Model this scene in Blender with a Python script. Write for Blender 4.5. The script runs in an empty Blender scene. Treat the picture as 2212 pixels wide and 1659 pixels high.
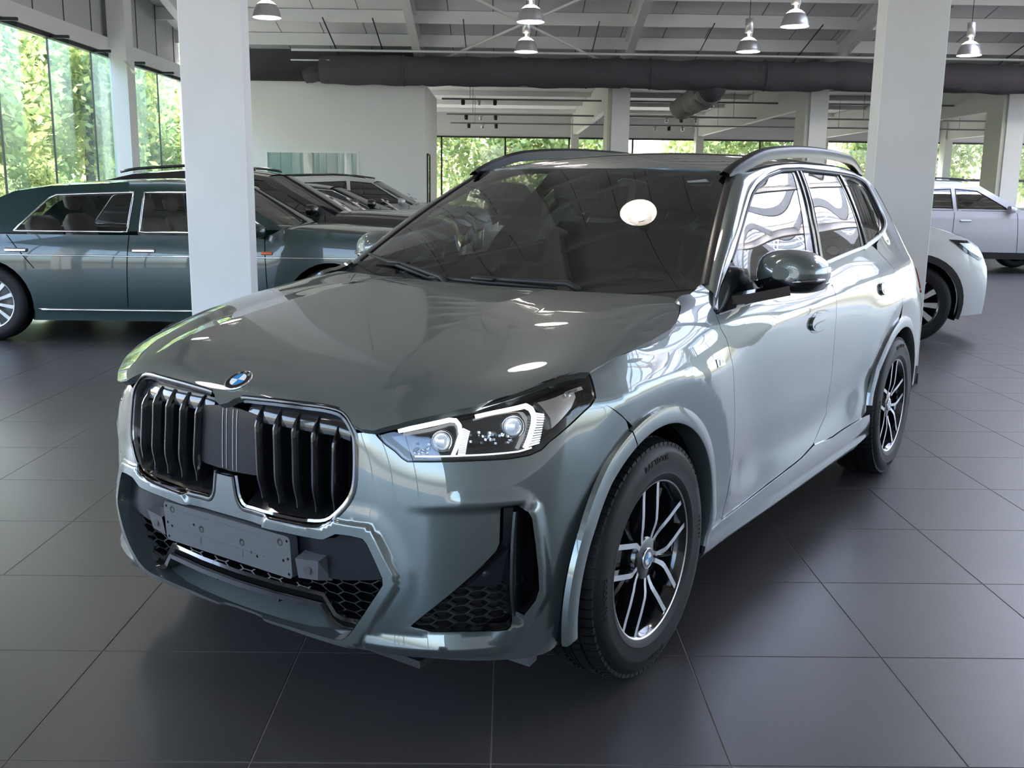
import bpy, math, random
import numpy as np
from mathutils import Vector, Matrix
from mathutils.geometry import delaunay_2d_cdt
SC = bpy.context.scene
COLL = SC.collection
# ---------------------------------------------------------------- camera
F_PX, PITCH, YAW, ROLL, CAM_H = 2163.0, 0.19367, 0.00974, 0.01295, 1.4142
_cp, _sp, _cy, _sy, _cr, _sr = math.cos(PITCH), math.sin(PITCH), math.cos(YAW), math.sin(YAW), math.cos(ROLL), math.sin(ROLL)
_fw = Vector((_sy*_cp, _cy*_cp, -_sp)); _dn = Vector((-_sy*_sp, -_cy*_sp, -_cp)); _rt = Vector((_cy, -_sy, 0))
_i = _rt*_cr - _dn*_sr; _j = _rt*_sr + _dn*_cr
cam = bpy.data.cameras.new('camera'); cam.sensor_fit = 'HORIZONTAL'; cam.sensor_width = 36.0
cam.lens = F_PX*36.0/2212.0; cam.clip_start = 0.05; cam.clip_end = 400
cam_o = bpy.data.objects.new('camera', cam); COLL.objects.link(cam_o)
cam_o.matrix_world = Matrix(((_i.x, -_j.x, -_fw.x, 0), (_i.y, -_j.y, -_fw.y, 0), (_i.z, -_j.z, -_fw.z, CAM_H), (0, 0, 0, 1)))
SC.camera = cam_o
# ---------------------------------------------------------------- world, sun, exposure
world = bpy.data.worlds.new('World'); SC.world = world; world.use_nodes = True
wn = world.node_tree; wn.nodes.clear()
_o = wn.nodes.new('ShaderNodeOutputWorld'); _b = wn.nodes.new('ShaderNodeBackground'); _s = wn.nodes.new('ShaderNodeTexSky')
_s.sky_type = 'NISHITA'; _s.sun_disc = False; _s.sun_elevation = math.radians(51); _s.sun_rotation = math.radians(-20)
_s.air_density = 1.0; _s.dust_density = 4.0; _s.ozone_density = 1.0
_b.inputs['Strength'].default_value = 0.55
# below the horizon the surroundings are sunlit pale paving
_g = wn.nodes.new('ShaderNodeBackground'); _g.inputs['Color'].default_value = (0.80, 0.78, 0.74, 1); _g.inputs['Strength'].default_value = 0.80
_tc = wn.nodes.new('ShaderNodeTexCoord'); _sx = wn.nodes.new('ShaderNodeSeparateXYZ'); _mr = wn.nodes.new('ShaderNodeMapRange'); _mr.inputs['From Min'].default_value = -0.02; _mr.inputs['From Max'].default_value = 0.01
_mx = wn.nodes.new('ShaderNodeMixShader')
wn.links.new(_tc.outputs['Generated'], _sx.inputs[0]); wn.links.new(_sx.outputs['Z'], _mr.inputs['Value']); wn.links.new(_mr.outputs[0], _mx.inputs[0])
wn.links.new(_s.outputs['Color'], _b.inputs['Color']); wn.links.new(_g.outputs[0], _mx.inputs[1]); wn.links.new(_b.outputs[0], _mx.inputs[2]); wn.links.new(_mx.outputs[0], _o.inputs['Surface'])
sun = bpy.data.lights.new('sun', 'SUN'); sun.energy = 5.5; sun.angle = math.radians(0.6); sun.color = (1.0, 0.95, 0.86)
sun_o = bpy.data.objects.new('sun', sun); COLL.objects.link(sun_o); sun_o.rotation_euler = Vector((.22, -.58, -.78)).to_track_quat('-Z', 'Y').to_euler()
VS = SC.view_settings
SC.display_settings.display_device = 'sRGB'
VS.view_transform = 'Standard'; VS.look = 'None'; VS.gamma = 1.0; VS.use_curve_mapping = False; VS.exposure = 2.15
SC.cycles.use_denoising = True; SC.cycles.denoising_prefilter = 'ACCURATE'; SC.cycles.use_adaptive_sampling = False
SC.cycles.max_bounces = 8; SC.cycles.diffuse_bounces = 4; SC.cycles.glossy_bounces = 5; SC.cycles.transmission_bounces = 6
SC.cycles.transparent_max_bounces = 16; SC.cycles.sample_clamp_indirect = 6.0; SC.cycles.caustics_reflective = False; SC.cycles.caustics_refractive = False
random.seed(7)

# ---------------------------------------------------------------- helpers
def mat(name, col, rough=0.5, metal=0.0, coat=0.0, coat_r=0.03, emit=None, estr=0.0, bump=None, noise=None, spec=0.5):
    m = bpy.data.materials.new(name); m.use_nodes = True; nt = m.node_tree; p = nt.nodes['Principled BSDF']
    p.inputs['Base Color'].default_value = (*col, 1); p.inputs['Roughness'].default_value = rough; p.inputs['Metallic'].default_value = metal
    p.inputs['Coat Weight'].default_value = coat; p.inputs['Coat Roughness'].default_value = coat_r; p.inputs['Specular IOR Level'].default_value = spec
    if emit: p.inputs['Emission Color'].default_value = (*emit, 1); p.inputs['Emission Strength'].default_value = estr
    tc = None
    if noise or bump:
        tc = nt.nodes.new('ShaderNodeTexCoord')
    if noise:   # (scale, second colour, low, high)
        n = nt.nodes.new('ShaderNodeTexNoise'); n.inputs['Scale'].default_value = noise[0]; n.inputs['Detail'].default_value = 5
        r = nt.nodes.new('ShaderNodeMapRange'); r.inputs['From Min'].default_value = noise[2]; r.inputs['From Max'].default_value = noise[3]
        mx = nt.nodes.new('ShaderNodeMix'); mx.data_type = 'RGBA'; mx.inputs[6].default_value = (*col, 1); mx.inputs[7].default_value = (*noise[1], 1)
        nt.links.new(tc.outputs['Object'], n.inputs['Vector']); nt.links.new(n.outputs['Fac'], r.inputs['Value']); nt.links.new(r.outputs[0], mx.inputs[0]); nt.links.new(mx.outputs[2], p.inputs['Base Color'])
    if bump:    # (scale, strength, distance)
        n = nt.nodes.new('ShaderNodeTexNoise'); n.inputs['Scale'].default_value = bump[0]; n.inputs['Detail'].default_value = 3
        b = nt.nodes.new('ShaderNodeBump'); b.inputs['Strength'].default_value = bump[1]; b.inputs['Distance'].default_value = bump[2]
        nt.links.new(tc.outputs['Object'], n.inputs['Vector']); nt.links.new(n.outputs['Fac'], b.inputs['Height']); nt.links.new(b.outputs[0], p.inputs['Normal'])
    return m
def glass_mat(name, tint=(0.8, 0.85, 0.83), r0=0.075, rough=0.0):
    """thin pane: clear body, Schlick reflection that is the same from both sides"""
    m = bpy.data.materials.new(name); m.use_nodes = True; nt = m.node_tree; nt.nodes.clear(); N = nt.nodes.new
    o = N('ShaderNodeOutputMaterial'); t = N('ShaderNodeBsdfTransparent'); t.inputs[0].default_value = (*tint, 1)
    g = N('ShaderNodeBsdfGlossy'); g.inputs['Roughness'].default_value = rough
    lw = N('ShaderNodeLayerWeight'); lw.inputs['Blend'].default_value = 0.5
    pw = N('ShaderNodeMath'); pw.operation = 'POWER'; pw.inputs[1].default_value = 5.0
    ml = N('ShaderNodeMath'); ml.operation = 'MULTIPLY_ADD'; ml.inputs[1].default_value = 1-r0; ml.inputs[2].default_value = r0
    x = N('ShaderNodeMixShader'); L = nt.links.new
    L(lw.outputs['Facing'], pw.inputs[0]); L(pw.outputs[0], ml.inputs[0]); L(ml.outputs[0], x.inputs[0]); L(t.outputs[0], x.inputs[1]); L(g.outputs[0], x.inputs[2]); L(x.outputs[0], o.inputs['Surface'])
    return m
def link(o, parent=None):
    COLL.objects.link(o)
    if parent is not None: o.parent = parent
    return o
def empty(name, loc=(0, 0, 0), rz=0.0, parent=None):
    o = bpy.data.objects.new(name, None); o.empty_display_size = 0.1; o.location = loc; o.rotation_euler = (0, 0, rz); return link(o, parent)
def tag(o, label=None, cat=None, group=None, kind=None):
    if label: o['label'] = label
    if cat: o['category'] = cat
    if group: o['group'] = group
    if kind: o['kind'] = kind
    return o
def mesh(name, V, Fc, m, parent=None, smooth=True, normals=None, mats=None, fm=None):
    me = bpy.data.meshes.new(name); me.from_pydata([tuple(map(float, v)) for v in V], [], [tuple(f) for f in Fc])
    if mats:
        for q in mats: me.materials.append(q)
        if fm is not None: me.polygons.foreach_set('material_index', np.array(fm, dtype=np.int32))
    else: me.materials.append(m)
    if smooth: me.polygons.foreach_set('use_smooth', np.ones(len(me.polygons), dtype=bool))
    me.update()
    if normals is not None: me.normals_split_custom_set_from_vertices([tuple(map(float, n)) for n in normals])
    return link(bpy.data.objects.new(name, me), parent)
def dup(o, parent=None, deep=True):
    c = o.copy(); COLL.objects.link(c); c.parent = parent
    if deep:
        for ch in list(o.children): dup(ch, c)
    return c
class MB:
    """collects simple solids into one mesh"""
    def __init__(s): s.V = []; s.F = []; s.M = []; s.cm = 0
    def add(s, V, Fc):
        n = len(s.V); s.V += [tuple(v) for v in V]; s.F += [tuple(n+i for i in f) for f in Fc]; s.M += [s.cm]*len(Fc); return s
    def box(s, c, d, rot=None, bev=0.0):
        x, y, z = [q/2 for q in d]
        if bev > 0:
            b = min(bev, x*.9, y*.9, z*.9); pts = []; 
            for sx in (-1, 1):
                for sy in (-1, 1):
                    for sz in (-1, 1):
                        pts += [(sx*x, sy*(y-b), sz*(z-b)), (sx*(x-b), sy*y, sz*(z-b)), (sx*(x-b), sy*(y-b), sz*z)]
            def ix(sx, sy, sz, k): return (((sx > 0)*4+(sy > 0)*2+(sz > 0))*3+k)
            Fc = []
            S = (-1, 1)
            for q in S:
                Fc.append([ix(q, -1, -1, 0), ix(q, 1, -1, 0), ix(q, 1, 1, 0), ix(q, -1, 1, 0)][::1 if q > 0 else -1])
                Fc.append([ix(-1, q, -1, 1), ix(-1, q, 1, 1), ix(1, q, 1, 1), ix(1, q, -1, 1)][::1 if q > 0 else -1])
                Fc.append([ix(-1, -1, q, 2), ix(1, -1, q, 2), ix(1, 1, q, 2), ix(-1, 1, q, 2)][::1 if q > 0 else -1])
            for a in S:
                for b2 in S:
                    f = [ix(a, b2, -1, 0), ix(a, b2, -1, 1), ix(a, b2, 1, 1), ix(a, b2, 1, 0)]; Fc.append(f[::1 if a*b2 > 0 else -1])
                    f = [ix(a, -1, b2, 2), ix(a, -1, b2, 0), ix(a, 1, b2, 0), ix(a, 1, b2, 2)]; Fc.append(f[::1 if a*b2 > 0 else -1])
                    f = [ix(-1, a, b2, 1), ix(-1, a, b2, 2), ix(1, a, b2, 2), ix(1, a, b2, 1)]; Fc.append(f[::1 if a*b2 > 0 else -1])
                    for c2 in S:
                        f = [ix(a, b2, c2, 0), ix(a, b2, c2, 1), ix(a, b2, c2, 2)]; Fc.append(f[::1 if a*b2*c2 > 0 else -1])
            V = pts
        else:
            V = [(sx*x, sy*y, sz*z) for sx in (-1, 1) for sy in (-1, 1) for sz in (-1, 1)]
            Fc = [(0, 1, 3, 2), (4, 6, 7, 5), (0, 4, 5, 1), (2, 3, 7, 6), (0, 2, 6, 4), (1, 5, 7, 3)]
        V = [Vector(v) for v in V]
        if rot is not None: V = [rot @ v for v in V]
        return s.add([v+Vector(c) for v in V], Fc)
    def prism(s, poly, axis, a, b):
        """extrude 2-D polygon along axis ('x': poly=(y,z), 'y': (x,z), 'z': (x,y))"""
        n = len(poly)
        def P(p, t): return {'x': (t, p[0], p[1]), 'y': (p[0], t, p[1]), 'z': (p[0], p[1], t)}[axis]
        V = [P(p, a) for p in poly]+[P(p, b) for p in poly]
        Fc = [tuple(range(n))[::-1], tuple(range(n, 2*n))]+[(i, (i+1) % n, n+(i+1) % n, n+i) for i in range(n)]
        return s.add(V, Fc)
    def tube(s, pts, r, k=8, closed=False, cap=True):
        pts = [Vector(p) for p in pts]; n = len(pts); R = r if hasattr(r, '__len__') else [r]*n
        V = []; up = None
        for i, p in enumerate(pts):
            if closed: t = pts[(i+1) % n]-pts[i-1]
            else: t = pts[min(i+1, n-1)]-pts[max(i-1, 0)]
            t.normalize()
            if up is None:
                up = Vector((0, 0, 1)) if abs(t.z) < .9 else Vector((1, 0, 0))
            a = up-t*up.dot(t)
            if a.length < 1e-6: a = Vector((1, 0, 0))-t*t.x
            a.normalize(); up = a; b = t.cross(a)
            for q in range(k):
                th = 2*math.pi*q/k; V.append(p+(a*math.cos(th)+b*math.sin(th))*R[i])
        Fc = []
        for i in range(n if closed else n-1):
            for q in range(k):
                i2 = (i+1) % n; Fc.append((i*k+q, i*k+(q+1) % k, i2*k+(q+1) % k, i2*k+q))
        if cap and not closed: Fc += [tuple(range(k))[::-1], tuple(range((n-1)*k, n*k))]
        return s.add(V, Fc)
    def sweep(s, pts, prof, ups, closed=False):
        """prof: list of (a,b) in frame (side,up); ups: up vector per point"""
        pts = [Vector(p) for p in pts]; n = len(pts); k = len(prof); V = []
        for i, p in enumerate(pts):
            t = (pts[(i+1) % n]-pts[i-1]) if closed else (pts[min(i+1, n-1)]-pts[max(i-1, 0)])
            t.normalize(); u = Vector(ups[i]); u = (u-t*u.dot(t)).normalized(); sd = t.cross(u)
            V += [p+sd*a+u*b for a, b in prof]
        Fc = []
        for i in range(n if closed else n-1):
            for q in range(k):
                i2 = (i+1) % n; Fc.append((i*k+q, i*k+(q+1) % k, i2*k+(q+1) % k, i2*k+q))
        if not closed: Fc += [tuple(range(k))[::-1], tuple(range((n-1)*k, n*k))]
        return s.add(V, Fc)
    def lathe(s, prof, c=(0, 0, 0), axis='z', n=32, a0=0, a1=2*math.pi):
        full = abs(a1-a0-2*math.pi) < 1e-6; m = n if full else n+1; V = []
        for i in range(m):
            t = a0+(a1-a0)*i/n; ct, st = math.cos(t), math.sin(t)
            for r, h in prof:
                v = {'z': (r*ct, r*st, h), 'y': (r*ct, h, r*st), 'x': (h, r*ct, r*st)}[axis]; V.append((v[0]+c[0], v[1]+c[1], v[2]+c[2]))
        k = len(prof); Fc = []
        for i in range(n):
            i2 = (i+1) % m
            for q in range(k-1):
                f = (i*k+q, i2*k+q, i2*k+q+1, i*k+q+1); Fc.append(f if axis != 'y' else f[::-1])
        return s.add(V, Fc)
    def grid(s, P):
        """P[i][j] points"""
        a, b = len(P), len(P[0]); return s.add([p for r in P for p in r], [(i*b+j, (i+1)*b+j, (i+1)*b+j+1, i*b+j+1) for i in range(a-1) for j in range(b-1)])
    def obj(s, name, m, parent=None, smooth=False, auto=None):
        ms = m if isinstance(m, (list, tuple)) else None
        o = mesh(name, s.V, s.F, None if ms else m, parent, smooth=smooth or auto is not None, mats=ms, fm=s.M if ms else None)
        if auto is not None: sharp(o, auto)
        return o
def sharp(o, deg):
    """smooth shading with hard edges above an angle"""
    me = o.data
    import bmesh
    bm = bmesh.new(); bm.from_mesh(me); c = math.radians(deg)
    for e in bm.edges:
        if len(e.link_faces) == 2: e.smooth = e.calc_face_angle(0) < c
        else: e.smooth = True
    bm.to_mesh(me); bm.free()
def text_mesh(name, s, size, m, parent=None, extrude=0.0005, align='CENTER'):
    cu = bpy.data.curves.new(name, 'FONT'); cu.body = s; cu.size = size; cu.extrude = extrude; cu.align_x = align; cu.align_y = 'CENTER'; cu.resolution_u = 3
    t = bpy.data.objects.new(name, cu); COLL.objects.link(t); dg = bpy.context.evaluated_depsgraph_get(); dg.update()
    me = bpy.data.meshes.new_from_object(t.evaluated_get(dg)); bpy.data.objects.remove(t); bpy.data.curves.remove(cu)
    me.materials.clear(); me.materials.append(m); me.name = name
    return link(bpy.data.objects.new(name, me), parent)
def chaikin(P, it=1, closed=True, lim=1e9):
    P = [tuple(p) for p in P]
    for _ in range(it):
        Q = []; n = len(P)
        for i in range(n if closed else n-1):
            a = np.array(P[i], float); b = np.array(P[(i+1) % n], float); L = np.linalg.norm(b-a)
            t = min(.25, lim/max(L, 1e-9)); Q += [tuple(a+(b-a)*t), tuple(b-(b-a)*t)]
        if not closed: Q = [P[0]]+Q[1:-1]+[P[-1]] if len(Q) > 2 else P
        P = Q; lim = lim/2 if lim < 1e8 else lim
    return P
def resample(P, step, closed=True):
    P = np.array(P, float)
    if closed: P = np.vstack([P, P[:1]])
    out = []
    for a, b in zip(P[:-1], P[1:]):
        n = max(1, int(math.ceil(np.linalg.norm(b-a)/step))); out += [a+(b-a)*i/n for i in range(n)]
    if not closed: out.append(P[-1])
    return np.array(out)
def inside(P, poly):
    x, y = P[:, 0], P[:, 1]; r = np.zeros(len(P), bool); q = np.array(poly); n = len(q)
    for i in range(n):
        x1, y1 = q[i]; x2, y2 = q[i-1]
        if y1 == y2: continue
        c = ((y1 > y) != (y2 > y)) & (x < (x2-x1)*(y-y1)/(y2-y1)+x1); r ^= c
    return r
def dist_poly(P, Q, closed=False):
    Q = np.array(Q, float)
    if closed: Q = np.vstack([Q, Q[:1]])
    d = np.full(len(P), 1e9)
    for a, b in zip(Q[:-1], Q[1:]):
        ab = b-a; t = np.clip(((P-a)@ab)/max(ab@ab, 1e-12), 0, 1); d = np.minimum(d, np.linalg.norm(P-(a+t[:, None]*ab), axis=1))
    return d
def area2(P):
    P = np.array(P); return .5*np.sum(P[:, 0]*np.roll(P[:, 1], -1)-np.roll(P[:, 0], -1)*P[:, 1])
def inset(P, g):
    P = np.array(P, float)
    if area2(P) < 0: P = P[::-1]
    a = np.roll(P, 1, 0); b = np.roll(P, -1, 0); t = b-a; t /= np.maximum(np.linalg.norm(t, axis=1), 1e-9)[:, None]
    return P+np.stack([-t[:, 1], t[:, 0]], 1)*g
def cdt(outer, holes, step):
    """triangulated domain: points, triangles and boundary loops"""
    loops = [np.array(outer)]+[np.array(h) for h in holes]; pts = []; ed = []
    for L in loops:
        n = len(pts); m = len(L); pts += [Vector((float(a), float(b))) for a, b in L]; ed += [(n+i, n+(i+1) % m) for i in range(m)]
    o = loops[0]; lo, hi = o.min(0), o.max(0)
    gx, gy = np.meshgrid(np.arange(lo[0]+step*.3, hi[0], step), np.arange(lo[1]+step*.3, hi[1], step*.87))
    gx = gx+(np.arange(gx.shape[0]) % 2)[:, None]*step*.5
    g = np.stack([gx.ravel(), gy.ravel()], 1); k = inside(g, o)
    for h in loops[1:]: k &= ~inside(g, h)
    g = g[k]
    for L in loops:
        if len(g): g = g[dist_poly(g, L, True) > step*.45]
    pts += [Vector((float(a), float(b))) for a, b in g]
    v, e, f, ov, oe, of = delaunay_2d_cdt(pts, ed, [], 0, 1e-7)
    Pv = np.array([(q.x, q.y) for q in v]); T = np.array([q for q in f if len(q) == 3])
    c = Pv[T].mean(1); k = inside(c, o)
    for h in loops[1:]: k &= ~inside(c, h)
    T = T[k]
    # map loops to output ids
    inv = {}
    for i, src in enumerate(ov):
        for q in src: inv[q] = i
    LI = []; n = 0
    for L in loops: LI.append([inv[n+i] for i in range(len(L))]); n += len(L)
    return Pv, T, LI
def snorm(S, a, b, e=2e-4):
    n = np.cross(S(a+e, b)-S(a-e, b), S(a, b+e)-S(a, b-e)); return n/np.maximum(np.linalg.norm(n, axis=1), 1e-12)[:, None]
def panel(name, outer, S, m, parent=None, holes=(), step=.02, gap=.0016, flange=.014, sgn=1, bstep=None, off=0.0, flip=1, both=False, flange_dir=None, smooth_it=0):
    """sheet cut from the surface S(a,b) along an outline, with a folded edge"""
    bs = bstep or step*.6
    o = np.array(outer, float); o = o if area2(o) > 0 else o[::-1]
    o = resample(o, bs); o = inset(o, gap)
    hs = []
    for h in holes:
        h = np.array(h, float); h = h if area2(h) > 0 else h[::-1]; hs.append(inset(resample(h, bs), -gap))
    P, T, LI = cdt(o, hs, step)
    X = S(P[:, 0], P[:, 1]); N = snorm(S, P[:, 0], P[:, 1])*flip; X = X+N*off
    V = [X]; NN = [N]; Fc = [tuple(t) if flip > 0 else tuple(t[::-1]) for t in T]; n = len(X)
    if flange > 0:
        for q, L in enumerate(LI):
            L = np.array(L); a = X[L]; t = np.roll(a, -1, 0)-np.roll(a, 1, 0); t /= np.maximum(np.linalg.norm(t, axis=1), 1e-9)[:, None]
            en = np.cross(t, N[L])*(1 if q == 0 else 1)*flip
            if q > 0: en = en
            d = -N[L] if flange_dir is None else np.tile(np.array(flange_dir, float), (len(L), 1))
            en = en/np.maximum(np.linalg.norm(en, axis=1), 1e-9)[:, None]
            if q > 0: en = -en
            f2 = flange
            V += [a, a+d*f2]; NN += [en, en]; k = len(L)
            for i in range(k):
                j = (i+1) % k; f = (n+i, n+k+i, n+k+j, n+j)
                Fc.append(f if ((q == 0) == (flip > 0)) else f[::-1])
            n += 2*k
    V = np.vstack(V); NN = np.vstack(NN)
    if both:
        V2 = V*np.array([1, -1, 1]); N2 = NN*np.array([1, -1, 1]); k = len(V)
        Fc = Fc+[tuple(k+i for i in f[::-1]) for f in Fc]; V = np.vstack([V, V2]); NN = np.vstack([NN, N2])
    elif sgn < 0:
        V = V*np.array([1, -1, 1]); NN = NN*np.array([1, -1, 1]); Fc = [f[::-1] for f in Fc]
    return mesh(name, V, Fc, m, parent, normals=NN)
def mirror_obj(o, parent=None):
    """mirrored copy (across the car's centre plane) of a mesh made in car coordinates, sub-parts included"""
    me = o.data.copy(); c = bpy.data.objects.new(o.name, me); COLL.objects.link(c); c.parent = parent
    n = len(me.vertices); co = np.zeros(n*3); me.vertices.foreach_get('co', co); co = co.reshape(-1, 3); co[:, 1] *= -1
    nm = np.array([tuple(q.vector) for q in me.corner_normals]) if me.has_custom_normals else None
    vi = np.array([l.vertex_index for l in me.loops]) if nm is not None else None
    me.vertices.foreach_set('co', co.ravel()); me.flip_normals(); me.update()
    if nm is not None:
        vn = np.zeros((n, 3)); vn[vi] = nm; vn[:, 1] *= -1; me.normals_split_custom_set_from_vertices([tuple(q) for q in vn])
    for ch in list(o.children): mirror_obj(ch, c)
    for k in o.keys():
        try: c[k] = o[k]
        except Exception: pass
    return c

# ---------------------------------------------------------------- materials
PAINT = mat('paint_grey_green', (0.095, 0.118, 0.115), 0.38, 0.55, 1.0, 0.0)
PAINT.node_tree.nodes['Principled BSDF'].inputs['Coat IOR'].default_value = 1.9
BLK = mat('gloss_black', (0.006, 0.006, 0.007), 0.12, 0, 0.6, 0.03)
BLKM = mat('matte_black', (0.012, 0.012, 0.013), 0.55)
DARK = mat('dark_void', (0.004, 0.004, 0.004), 0.9, spec=0.1)
PLAST = mat('grey_plastic', (0.085, 0.088, 0.095), 0.5, bump=(900, .12, .0006))
SATBLK = mat('satin_black', (0.010, 0.011, 0.014), 0.32, spec=0.22)
CHROME = mat('chrome', (0.85, 0.86, 0.87), 0.06, 1.0)
DCHROME = mat('dark_chrome', (0.22, 0.225, 0.23), 0.10, 1.0)
ALU = mat('machined_alloy', (0.62, 0.63, 0.64), 0.30, 1.0)
SILV = mat('silver_plastic', (0.55, 0.56, 0.57), 0.3, 0.6)
BRUSH = mat('brushed_plate', (0.55, 0.49, 0.45), 0.35, 0.7)
RUB = mat('tyre_rubber', (0.006, 0.006, 0.0065), 0.55, bump=(300, .1, .001), spec=0.3)
GLS = glass_mat('side_glass', (0.40, 0.43, 0.42), 0.14)
GLSD = glass_mat('privacy_glass', (0.10, 0.11, 0.11), 0.16)
WSG = glass_mat('windscreen_glass', (0.42, 0.46, 0.45), 0.13)
CLEAR = glass_mat('clear_lens', (0.90, 0.91, 0.92), 0.06)
LED = mat('led_white', (0.8, 0.82, 0.85), 0.3, emit=(0.92, 0.96, 1.0), estr=1.25)
LEDS = mat('led_glow', (0.6, 0.62, 0.66), 0.3, emit=(0.85, 0.92, 1.0), estr=0.30)
LENSM = mat('projector_lens', (0.75, 0.78, 0.82), 0.05, 0.3, 1.0)
SEAT = mat('seat_fabric', (0.018, 0.018, 0.02), 0.8)
DASH = mat('dash_plastic', (0.014, 0.015, 0.016), 0.6)
HEADL = mat('headliner', (0.16, 0.16, 0.155), 0.9)
WHITEP = mat('white_enamel', (0.80, 0.81, 0.82), 0.25, 0, 0.5)
BLUEP = mat('blue_enamel', (0.02, 0.22, 0.55), 0.25, 0, 0.5)
REDL = mat('tail_lens_red', (0.45, 0.01, 0.015), 0.1, 0, 1.0)
STEEL = mat('disc_steel', (0.33, 0.33, 0.34), 0.35, 1.0)
ATRIM = mat('pillar_trim', (0.03, 0.024, 0.022), 0.25)

# ---------------------------------------------------------------- body surfaces of the foreground car (car frame: x forward from the front axle, y left, z up)
def nspline_ops(t):
    n=len(t);h=np.diff(t);A=np.zeros((n,n));B=np.zeros((n,n))
    A[0,0]=A[-1,-1]=1
    for i in range(1,n-1):
        A[i,i-1]=h[i-1];A[i,i]=2*(h[i-1]+h[i]);A[i,i+1]=h[i]
        B[i,i-1]=6/h[i-1];B[i,i]=-6/h[i-1]-6/h[i];B[i,i+1]=6/h[i]
    return np.linalg.solve(A,B)
class Sp:  # natural cubic spline through knots, values (n,k)
    def __init__(s,t,y):
        s.t=np.asarray(t,float);s.y=np.asarray(y,float);s.M=nspline_ops(s.t)@s.y
    def __call__(s,x):
        x=np.asarray(x,float);t=s.t
        k=np.clip(np.searchsorted(t,x)-1,0,len(t)-2);h=t[k+1]-t[k];a=(t[k+1]-x)/h;b=1-a
        # linear extrapolation outside
        f=lambda v:v.reshape(v.shape+(1,)*(s.y.ndim-1))
        A,Bb,hh=f(a),f(b),f(h)
        return A*s.y[k]+Bb*s.y[k+1]+((A**3-A)*s.M[k]+(Bb**3-Bb)*s.M[k+1])*hh*hh/6
ZR=np.array([.18,.26,.34,.44,.55,.66,.76,.84,.90,.95,1.0,1.05,1.1,1.2,1.35,1.47,1.55])
def colx(y,xs,ys=None):
    n=len(ZR);xs=list(xs)
    while len(xs)<n: xs.append(xs[-1]+(xs[-1]-xs[-2]) if len(xs)<12 else xs[-1]-.03)
    yy=[y]*n if ys is None else list(ys)+[ys[-1]-.04*(i+1) for i in range(n-len(ys))]
    return np.stack([xs,yy],1)
def coly(x,ys,dx=None):
    n=len(ZR);ys=list(ys)
    while len(ys)<n: ys.append(ys[-1]-.05)
    xx=[x]*n if dx is None else [x+d for d in dx]
    return np.stack([xx,ys],1)
glass=[.772,.702,.632,.575]
COL=[
colx(0,  [.740,.775,.795,.808,.815,.815,.810,.800,.775,.74]),
colx(.25,[.740,.775,.795,.806,.812,.812,.806,.796,.765,.73]),
colx(.45,[.735,.772,.790,.795,.792,.788,.778,.762,.725,.67]),
colx(.60,[.690,.722,.738,.742,.738,.730,.712,.680,.632,.56]),
colx(.72,[.605,.635,.652,.658,.655,.642,.615,.578,.545,.51,.49],[.72]*8+[.715,.62,.48]),
colx(.81,[.480,.512,.535,.545,.543,.530,.506,.475,.448,.425,.41],[.81]*7+[.807,.79,.71,.58]),
coly(.36,[.80,.84,.862,.872,.876,.875,.870,.858,.836,.775,.66]),
coly(.20,[.80,.845,.875,.887,.893,.894,.892,.884,.866,.838,.79,.71]),
coly(0,  [.80,.845,.88,.892,.898,.900,.900,.896,.884,.864,.828,.765,.68]),
coly(-.3,[.80,.85,.885,.893,.897,.900,.901,.899,.892,.879,.855,.81,.74]),
coly(-.65,[.80,.855,.876,.876,.882,.889,.894,.895,.891,.882,.866,.838,.812]+glass),
coly(-1.1,[.80,.860,.880,.876,.882,.889,.895,.897,.893,.884,.867,.840,.815]+glass),
coly(-1.6,[.80,.860,.880,.874,.880,.888,.895,.898,.895,.887,.870,.843,.817]+glass),
coly(-2.1,[.80,.860,.880,.878,.884,.892,.899,.902,.899,.891,.875,.848,.820]+[.774,.702,.630,.570]),
coly(-2.69,[.80,.855,.885,.895,.900,.904,.907,.907,.902,.892,.876,.850,.822]+[.772,.692,.616,.555]),
coly(-3.05,[.78,.84,.87,.885,.89,.892,.892,.888,.88,.868,.85,.822,.79]+[.727,.642,.572,.51]),
colx(.80,[-3.28,-3.32,-3.34,-3.35,-3.355,-3.355,-3.35,-3.345,-3.34,-3.33,-3.32,-3.31,-3.30,-3.28,-3.25,-3.22,-3.2],[.77,.80,.81,.82,.825,.825,.822,.818,.81,.80,.785,.765,.745,.70,.62,.55,.50]),
colx(.62,[-3.45,-3.50,-3.53,-3.545,-3.55,-3.54,-3.53,-3.52,-3.51,-3.50,-3.48,-3.46,-3.44,-3.38,-3.28,-3.22,-3.18],[.60,.62,.64,.65,.65,.65,.64,.63,.62,.61,.6,.59,.58,.55,.49,.44,.40]),
colx(.3,[-3.52,-3.58,-3.61,-3.625,-3.63,-3.62,-3.61,-3.60,-3.59,-3.58,-3.56,-3.53,-3.49,-3.42,-3.30,-3.22,-3.18]),
colx(0,[-3.53,-3.59,-3.62,-3.635,-3.64,-3.63,-3.62,-3.61,-3.60,-3.59,-3.57,-3.54,-3.50,-3.43,-3.31,-3.22,-3.18]),
]
COL=np.array(COL) # ncol,nz,2
_k=5 # z=.66 row for arclength
UK=np.concatenate([[0],np.cumsum(np.linalg.norm(np.diff(COL[:,4],axis=0),axis=1))])
_zs=Sp(ZR,COL.transpose(1,0,2).reshape(len(ZR),-1))
_S=nspline_ops(UK)
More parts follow.
